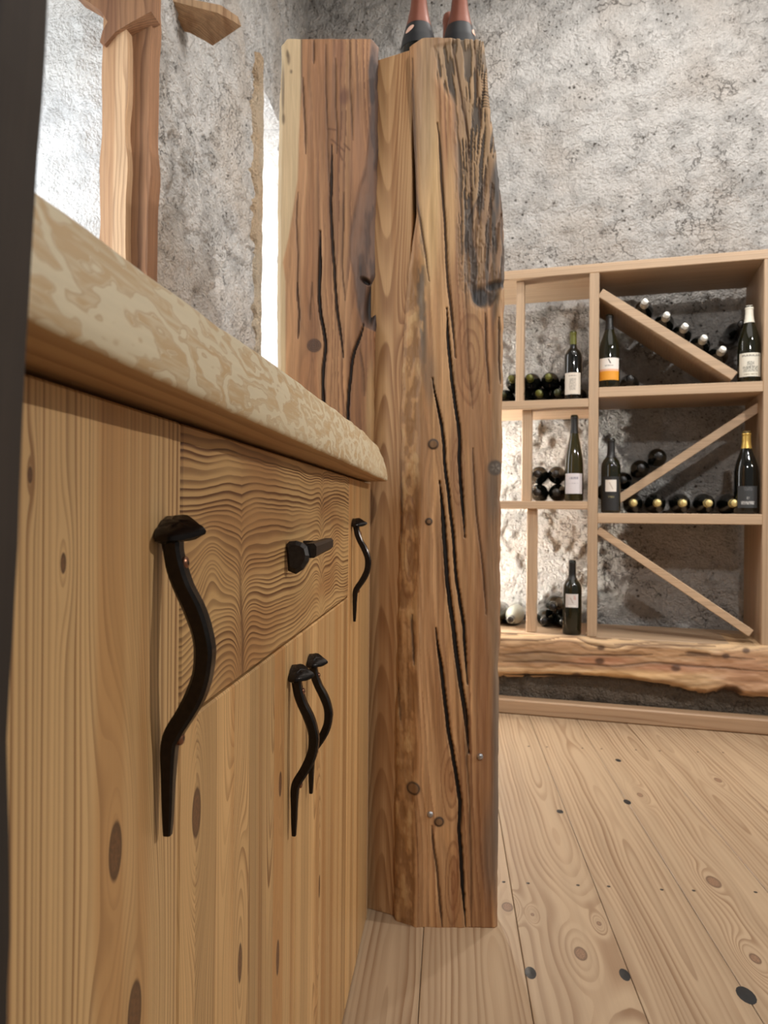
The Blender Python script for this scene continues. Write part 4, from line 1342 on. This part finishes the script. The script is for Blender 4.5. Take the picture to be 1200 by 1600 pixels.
PROF = {'bordeaux': BORD, 'burgundy': BURG, 'hock': HOCK, 'sparkling': SPARK}
MC = {}
def cached(key, fn):
    if key not in MC: MC[key] = fn()
    return MC[key]
def rad_at(prof, z):
    p = prof[2:]
    return float(np.interp(z, [q[1] for q in p], [q[0] for q in p]))
def sleeve(kind, z0, z1, mat, cap=True):
    pr = PROF[kind]
    zs_ = np.linspace(z0, z1, 9)
    extra = [q[1] for q in pr if z0 < q[1] < z1]
    zz_ = sorted(set(list(zs_) + extra))
    out = [(rad_at(pr, z) + 0.0006, z) for z in zz_]
    if cap:
        top = pr[-1][1]
        out = [(r, z) for r, z in out if z < top - 0.003] + [(0.0125, top + 0.0004), (0.0001, top + 0.0008)]
        if kind == 'sparkling': out = [(rad_at(pr, z) + 0.0008, z) for z in zz_ if z < top - 0.004] + [(0.009, top + 0.0002), (0.0001, top + 0.0012)]
    return lathe('capsule', out, [mat], 24)
def bottle(kind, M, label, group, glass, cap=None, cap_len=0.055, lab=None, cap_label=None, extra=None):
    root = empty('wine_bottle', M, label, 'bottle', group)
    key = (kind, glass.name)
    link('glass', cached(key, lambda: lathe('glass', PROF[kind], [glass], 28)), root)
    top = PROF[kind][-1][1]
    if cap:
        link('capsule', cached((kind, 'cap', cap.name, cap_len), lambda: sleeve(kind, top - cap_len, top, cap)), root)
    if lab:
        for (z0, z1, ang, mat) in lab:
            def mk():
                r0, r1 = rad_at(PROF[kind], z0) + 0.0006, rad_at(PROF[kind], z1) + 0.0006
                a = math.radians(ang)
                return lathe('paper_label', [(r0, z0), (r1, z1)], [mat], 16, True, (-math.pi / 2 - a, -math.pi / 2 + a))
            link('paper_label', cached((kind, z0, z1, ang, mat.name), mk), root)
    return root
def label_mat(name, paper, rects, z0):
    """rects: (x0,x1,za,zb,colour,texture) on the label, metres; flat print"""
    m, bs = new_mat(name)
    v, x, y, z = coords()
    col = mix(noise(v, 300, 2) * 0.15, lin(paper), lin([q * 0.85 for q in paper]))
    for (x0, x1, za, zb, c, tex) in rects:
        mk = m_('GREATER_THAN', x, x0) * m_('LESS_THAN', x, x1) * m_('GREATER_THAN', z, z0 + za) * m_('LESS_THAN', z, z0 + zb)
        if tex == 'text': mk = mk * m_('GREATER_THAN', noise(comb(x * 420, 0.0, z * 90), 1.0, 1.0), 0.47)
        if tex == 'etch': mk = mk * ss(noise(comb(x * 260, 0.0, z * 260), 1.0, 3.0), 0.40, 0.58)
        if tex == 'slash': mk = mk * m_('LESS_THAN', m_('ABSOLUTE', (x - (x0 + x1) / 2) + (z - (z0 + (za + zb) / 2)) * 0.5), 0.0022)
        col = mix(mk, col, lin(c))
    setin(bs, 'Base Color', col)
    bs.inputs['Roughness'].default_value = 0.6
    return m
C_BLACK = plain('black_capsule', (24, 23, 23), 0.4)
C_OLIVE = plain('olive_capsule', (92, 92, 30), 0.4, 0.2)
C_OLIVED = plain('dark_olive_capsule', (52, 54, 22), 0.4, 0.2)
C_WHITE = plain('cream_capsule', (226, 222, 208), 0.45)
C_SILVER = plain('silver_capsule', (222, 220, 212), 0.3, 0.55)
C_GOLD = plain('gold_capsule', (206, 172, 92), 0.35, 0.6)
C_GOLDF = plain('pale_gold_capsule', (200, 178, 120), 0.4, 0.45, var=0.3, scale=200)
C_COPPER = plain('rose_foil', (122, 72, 56), 0.38, 0.4)
C_BROWN = plain('dark_brown_capsule', (38, 31, 24), 0.4)
def stand(px, py_base, v, rot=0.0, zsurf=None):
    x, z = R(px, py_base, v)
    if zsurf is not None: z = zsurf
    return RF.M @ Matrix.Translation((x, v, z + 0.0005)) @ Matrix.Rotation(rot, 4, 'Z')
def lie(px, py, v_front, L, zc=None, reverse=False, tilt=0.0):
    """bottle on its side; neck towards the viewer; its axis at the picture point measured at the body"""
    x, z = R(px, py, v_front + L * 0.5)
    if zc is not None: z = zc
    M = RF.M @ Matrix.Translation((x, v_front + L, z)) @ Matrix.Rotation(math.pi / 2, 4, 'X')
    if reverse: M = RF.M @ Matrix.Translation((x, v_front, z)) @ Matrix.Rotation(-math.pi / 2, 4, 'X')
    return M

# three sparkling bottles on top of the tall cabinet
M_SLV = plain('black_collar', (26, 27, 30), 0.45)
M_EMB = plain('pink_emblem', (214, 172, 150), 0.5)
def spark(px, Y, label, rot):
    x = ray(px, 20).x * Y
    root = bottle('sparkling', Matrix.Translation((x, Y, TB + 0.0008)) @ Matrix.Rotation(rot, 4, 'Z'), label, 'sparkling bottles on the tall cabinet', M_G_BLACK, C_COPPER, 0.130)
    link('collar', cached('collar', lambda: sleeve('sparkling', 0.138, 0.192, M_SLV, False)), root)
    def em():
        bm = bmesh.new()
        n = 14
        zc, rx_, rz_ = 0.172, 0.011, 0.0075
        c = None
        vs_ = []
        for k in range(n):
            a = 2 * math.pi * k / n
            ax, az = rx_ * math.cos(a), zc + rz_ * math.sin(a) + 0.4 * rx_ * math.cos(a)
            r = rad_at(SPARK, az) + 0.0016
            th = -math.pi / 2 + ax / r
            vs_.append(bm.verts.new((r * math.cos(th), r * math.sin(th), az)))
        r = rad_at(SPARK, zc) + 0.0022
        c = bm.verts.new((0, -r, zc))
        for k in range(n): bm.faces.new((c, vs_[k], vs_[(k + 1) % n]))
        return bm_mesh('emblem', bm, [M_EMB])
    link('emblem', cached('emblem', em), root)
    return root
spark(654.5, 1.70, 'rose-foiled bottle left of the others atop the tall cabinet, pink emblem on its left', math.radians(-38))
spark(718, 1.70, 'rose-foiled bottle on the right atop the tall cabinet, pink emblem on its right', math.radians(62))
spark(703, 1.84, 'rose-foiled bottle standing behind the right one atop the tall cabinet', math.radians(10))

# upper right compartment
LB_OR = label_mat('white_orange_label', (232, 226, 218), [(-0.06, 0.06, 0.0, 0.038, (224, 152, 40), ''), (-0.06, 0.06, 0.036, 0.044, (226, 178, 150), ''), (-0.006, 0.008, 0.066, 0.084, (50, 48, 48), 'slash'), (-0.016, 0.016, 0.055, 0.060, (150, 146, 142), 'text')], 0.030)
bottle('burgundy', stand(951.5, 601, 0.055, 0, zr1), 'upright dark bottle with white and orange label, black capsule, top right compartment', None, M_G_GREEN, C_BLACK, 0.062, [(0.030, 0.118, 62, LB_OR)])
LB_CH = label_mat('etched_cream_label', (226, 222, 208), [(-0.030, 0.032, 0.076, 0.083, (130, 126, 116), 'text'), (-0.026, 0.026, 0.018, 0.040, (140, 138, 128), 'etch'), (-0.013, 0.012, 0.030, 0.058, (128, 126, 118), 'etch'), (-0.024, 0.024, 0.006, 0.011, (170, 160, 140), 'text')], 0.022)
bottle('burgundy', stand(1170, 593, 0.06, 0, zr1), 'upright bottle with cream capsule and etched house label, top right compartment', None, M_G_GREEN, C_WHITE, 0.066, [(0.022, 0.112, 62, LB_CH)])
th = 0.036
pa, pb = R(938, 457, 0.01), R(1152, 590, 0.01)
dd = Vector((pb[0] - pa[0], pb[1] - pa[1])).normalized(); nn = Vector((-dd.y, dd.x))
if nn.y < 0: nn = -nn
ordn = ['topmost', 'second', 'third', 'fourth', 'fifth']
for i, (px, py) in enumerate(((1012, 467), (1044, 490), (1073, 507), (1103, 525), (1131, 544))):
    x, z = R(px, py, 0.03)
    # slide onto the board: keep position along it
    t = (Vector((x, z)) - Vector(pa)).dot(dd)
    c = Vector(pa) + dd * t + nn * (th / 2 + 0.0418)
    M = RF.M @ Matrix.Translation((c.x, 0.012 + 0.299, c.y)) @ Matrix.Rotation(math.pi / 2, 4, 'X')
    bottle('burgundy', M, '%s from the top of five silver-capped bottles lying on the diagonal board' % ordn[i], 'silver-capped bottles on the diagonal board', M_G_BLACK, C_SILVER, 0.05)
bottle('burgundy', lie(983, 590, 0.07, 0.299, zr1 + 0.0415), 'black bottle lying behind the white and orange labelled one', None, M_G_BLACK, C_BLACK, 0.05)
bottle('burgundy', lie(1149, 520, 0.108, 0.299, None), 'dark bottle lying behind the cream-capped upright one, low on the diagonal', None, M_G_BLACK, C_BLACK, 0.05)

# middle right compartment
LB_BK = label_mat('black_white_label', (30, 29, 29), [(-0.021, 0.021, 0.075, 0.122, (222, 214, 204), ''), (-0.012, 0.014, 0.084, 0.112, (186, 172, 160), 'slash'), (-0.012, 0.013, 0.050, 0.058, (120, 112, 78), 'text')], 0.01)
bottle('bordeaux', stand(954, 800, 0.05, 0, zr2), 'upright black bottle with square white label on black, middle right compartment', None, M_G_GREEN, C_BLACK, 0.078, [(0.01, 0.145, 58, LB_BK)])
LB_DK = label_mat('charcoal_label', (54, 56, 58), [(-0.022, 0.022, 0.012, 0.024, (176, 176, 174), 'text'), (-0.014, 0.014, 0.062, 0.074, (92, 94, 96), 'etch'), (-0.005, 0.005, 0.030, 0.040, (140, 140, 138), 'etch')], 0.022)
bottle('burgundy', stand(1165.5, 801, 0.06, 0, zr2) @ Matrix.Scale(1.06, 4), 'upright black bottle with gold capsule and charcoal label, middle right compartment', None, M_G_BLACK, C_GOLD, 0.062, [(0.022, 0.100, 50, LB_DK)])
for i, px in enumerate((988, 1024, 1062, 1100, 1138)):
    bottle('burgundy', lie(px, 784, 0.035, 0.299, zr2 + 0.0415), '%s from the left of the gold-capped bottles lying along the middle shelf' % ['first', 'second', 'third', 'fourth', 'fifth'][i], 'gold-capped bottles along the middle shelf', M_G_BLACK, C_GOLDF, 0.05)
pa2, pb2 = R(950, 791, 0.095), R(1188, 634.5, 0.095)
d2 = Vector((pb2[0] - pa2[0], pb2[1] - pa2[1])).normalized(); n2_ = Vector((-d2.y, d2.x))
if n2_.y < 0: n2_ = -n2_
for i, (px, py) in enumerate(((1024, 705), (996, 723), (969, 741), (941, 759))):
    x, z = R(px, py, 0.05)
    t = (Vector((x, z)) - Vector(pa2)).dot(d2)
    c = Vector(pa2) + d2 * t + n2_ * (0.034 / 2 + 0.0382)
    M = RF.M @ Matrix.Translation((c.x, (0.035 if i < 2 else 0.102) + 0.300, c.y)) @ Matrix.Rotation(math.pi / 2, 4, 'X')
    bottle('bordeaux', M, '%s from the top of the black-capped bottles lying on the rising diagonal' % ordn[i], 'black-capped bottles on the rising diagonal', M_G_BLACK, C_BLACK, 0.05)

# left column, upper compartment
LB_L1 = label_mat('grey_etched_label', (214, 204, 190), [(-0.014, 0.014, 0.018, 0.070, (158, 150, 140), 'etch'), (-0.018, 0.018, 0.078, 0.083, (150, 140, 130), 'text')], 0.022)
bottle('bordeaux', stand(895, 620, 0.05, 0, zs1) @ Matrix.Scale(0.94, 4), 'upright bottle with olive capsule and grey etched label, top left compartment', None, M_G_BLACK, C_OLIVE, 0.058, [(0.022, 0.115, 58, LB_L1)])
rB = 0.0377
for px, up, nm in ((815, 0, 'lowest row, tucked behind the thin upright'), (843, 0, 'lowest row, right of the thin upright'), (872, 0, 'lowest row, left of the etched label'), (902, 0, 'lowest row, behind the etched label'),
                   (828.5, 1, 'upper row, touching the thin upright'), (857.5, 1, 'upper row, middle'), (886.5, 1, 'upper row, behind the etched label'),
                   (786, 0, 'lowest row, left of the thin upright'), (800.5, 1, 'upper row, left of the thin upright')):
    x_ = R(px, 600, 0.10)[0]
    bottle('bordeaux', RF.M @ Matrix.Translation((x_, 0.402 if px > 880 else 0.36, zs1 + rB + 0.001 + up * 0.0662)) @ Matrix.Rotation(math.pi / 2, 4, 'X'), 'olive-capped bottle lying in the top left pile: %s' % nm,
           'olive-capped bottles in the top left compartment', M_G_BLACK, C_OLIVE if (up or px == 843) else C_OLIVED, 0.05)
# left column, middle compartment
LB_L2 = label_mat('lilac_white_label', (212, 206, 208), [(-0.016, 0.018, 0.058, 0.068, (150, 146, 156), 'text'), (-0.018, 0.018, 0.040, 0.044, (176, 170, 176), 'text')], 0.030)
bottle('hock', stand(896.5, 781, 0.05, 0, zs2), 'tall slender olive bottle with pale label in the middle left compartment', None, M_G_OLIVE, C_BLACK, 0.075, [(0.030, 0.112, 60, LB_L2)])
for px, top_, nm in ((841, 0, 'lower left'), (870.5, 0, 'lower right'), (841, 1, 'upper left'), (869, 1, 'upper right')):
    zc = zs2 + rB + (2 * rB + 0.0005) * top_
    bottle('bordeaux', lie(px, 0, 0.05, 0.30, zc) if False else RF.M @ Matrix.Translation((R(px, 760, 0.12)[0], 0.35, zc)) @ Matrix.Rotation(math.pi / 2, 4, 'X'),
           '%s of four dark bottles lying in the middle left compartment' % nm, 'four dark bottles in the middle left compartment', M_G_BLACK, C_BROWN, 0.05)
# left column, lowest compartment
LB_L3 = label_mat('small_white_label', (206, 200, 196), [(-0.014, 0.014, 0.016, 0.040, (170, 156, 150), 'slash'), (0.006, 0.016, 0.030, 0.048, (196, 150, 140), 'etch'), (-0.016, 0.016, 0.004, 0.008, (236, 232, 226), '')], 0.112)
bottle('bordeaux', stand(893.5, 991, 0.042, 0, zB), 'upright black bottle with small white label in the lowest left compartment', None, M_G_GREEN, C_BLACK, 0.078, [(0.112, 0.166, 40, LB_L3)])
for (x_, zc, nm) in ((R(850, 965, 0.12)[0], zB + rB, 'lower left'), (R(880.5, 965, 0.12)[0], zB + rB, 'lower right')):
    bottle('bordeaux', RF.M @ Matrix.Translation((x_, 0.402, zc)) @ Matrix.Rotation(math.pi / 2, 4, 'X'), '%s of three black bottles heaped beside the white-labelled one at the bottom' % nm, 'three black bottles in the lowest left compartment', M_G_BLACK, C_BLACK, 0.05)
bottle('bordeaux', RF.M @ Matrix.Translation((R(865, 941, 0.12)[0], 0.36, zB + rB + 0.066)) @ Matrix.Rotation(math.pi / 2, 4, 'X'), 'topmost of three black bottles heaped beside the white-labelled one at the bottom', 'three black bottles in the lowest left compartment', M_G_BLACK, C_BLACK, 0.05)
bottle('burgundy', RF.M @ Matrix.Translation((R(803, 965, 0.2)[0], 0.37, zB + 0.0415)) @ Matrix.Rotation(math.pi / 2, 4, 'X'), 'pale shiny glass bottle lying left of the thin upright at the bottom', 'bottles at the far lower left', M_G_CLEAR, C_BROWN, 0.04)
bottle('burgundy', RF.M @ Matrix.Translation((R(780, 965, 0.2)[0] - 0.012, 0.37, zB + 0.0415)) @ Matrix.Rotation(math.pi / 2, 4, 'X'), 'dark bottle lying half hidden behind the tall cabinet beam at the bottom', 'bottles at the far lower left', M_G_OLIVE, C_BROWN, 0.04)
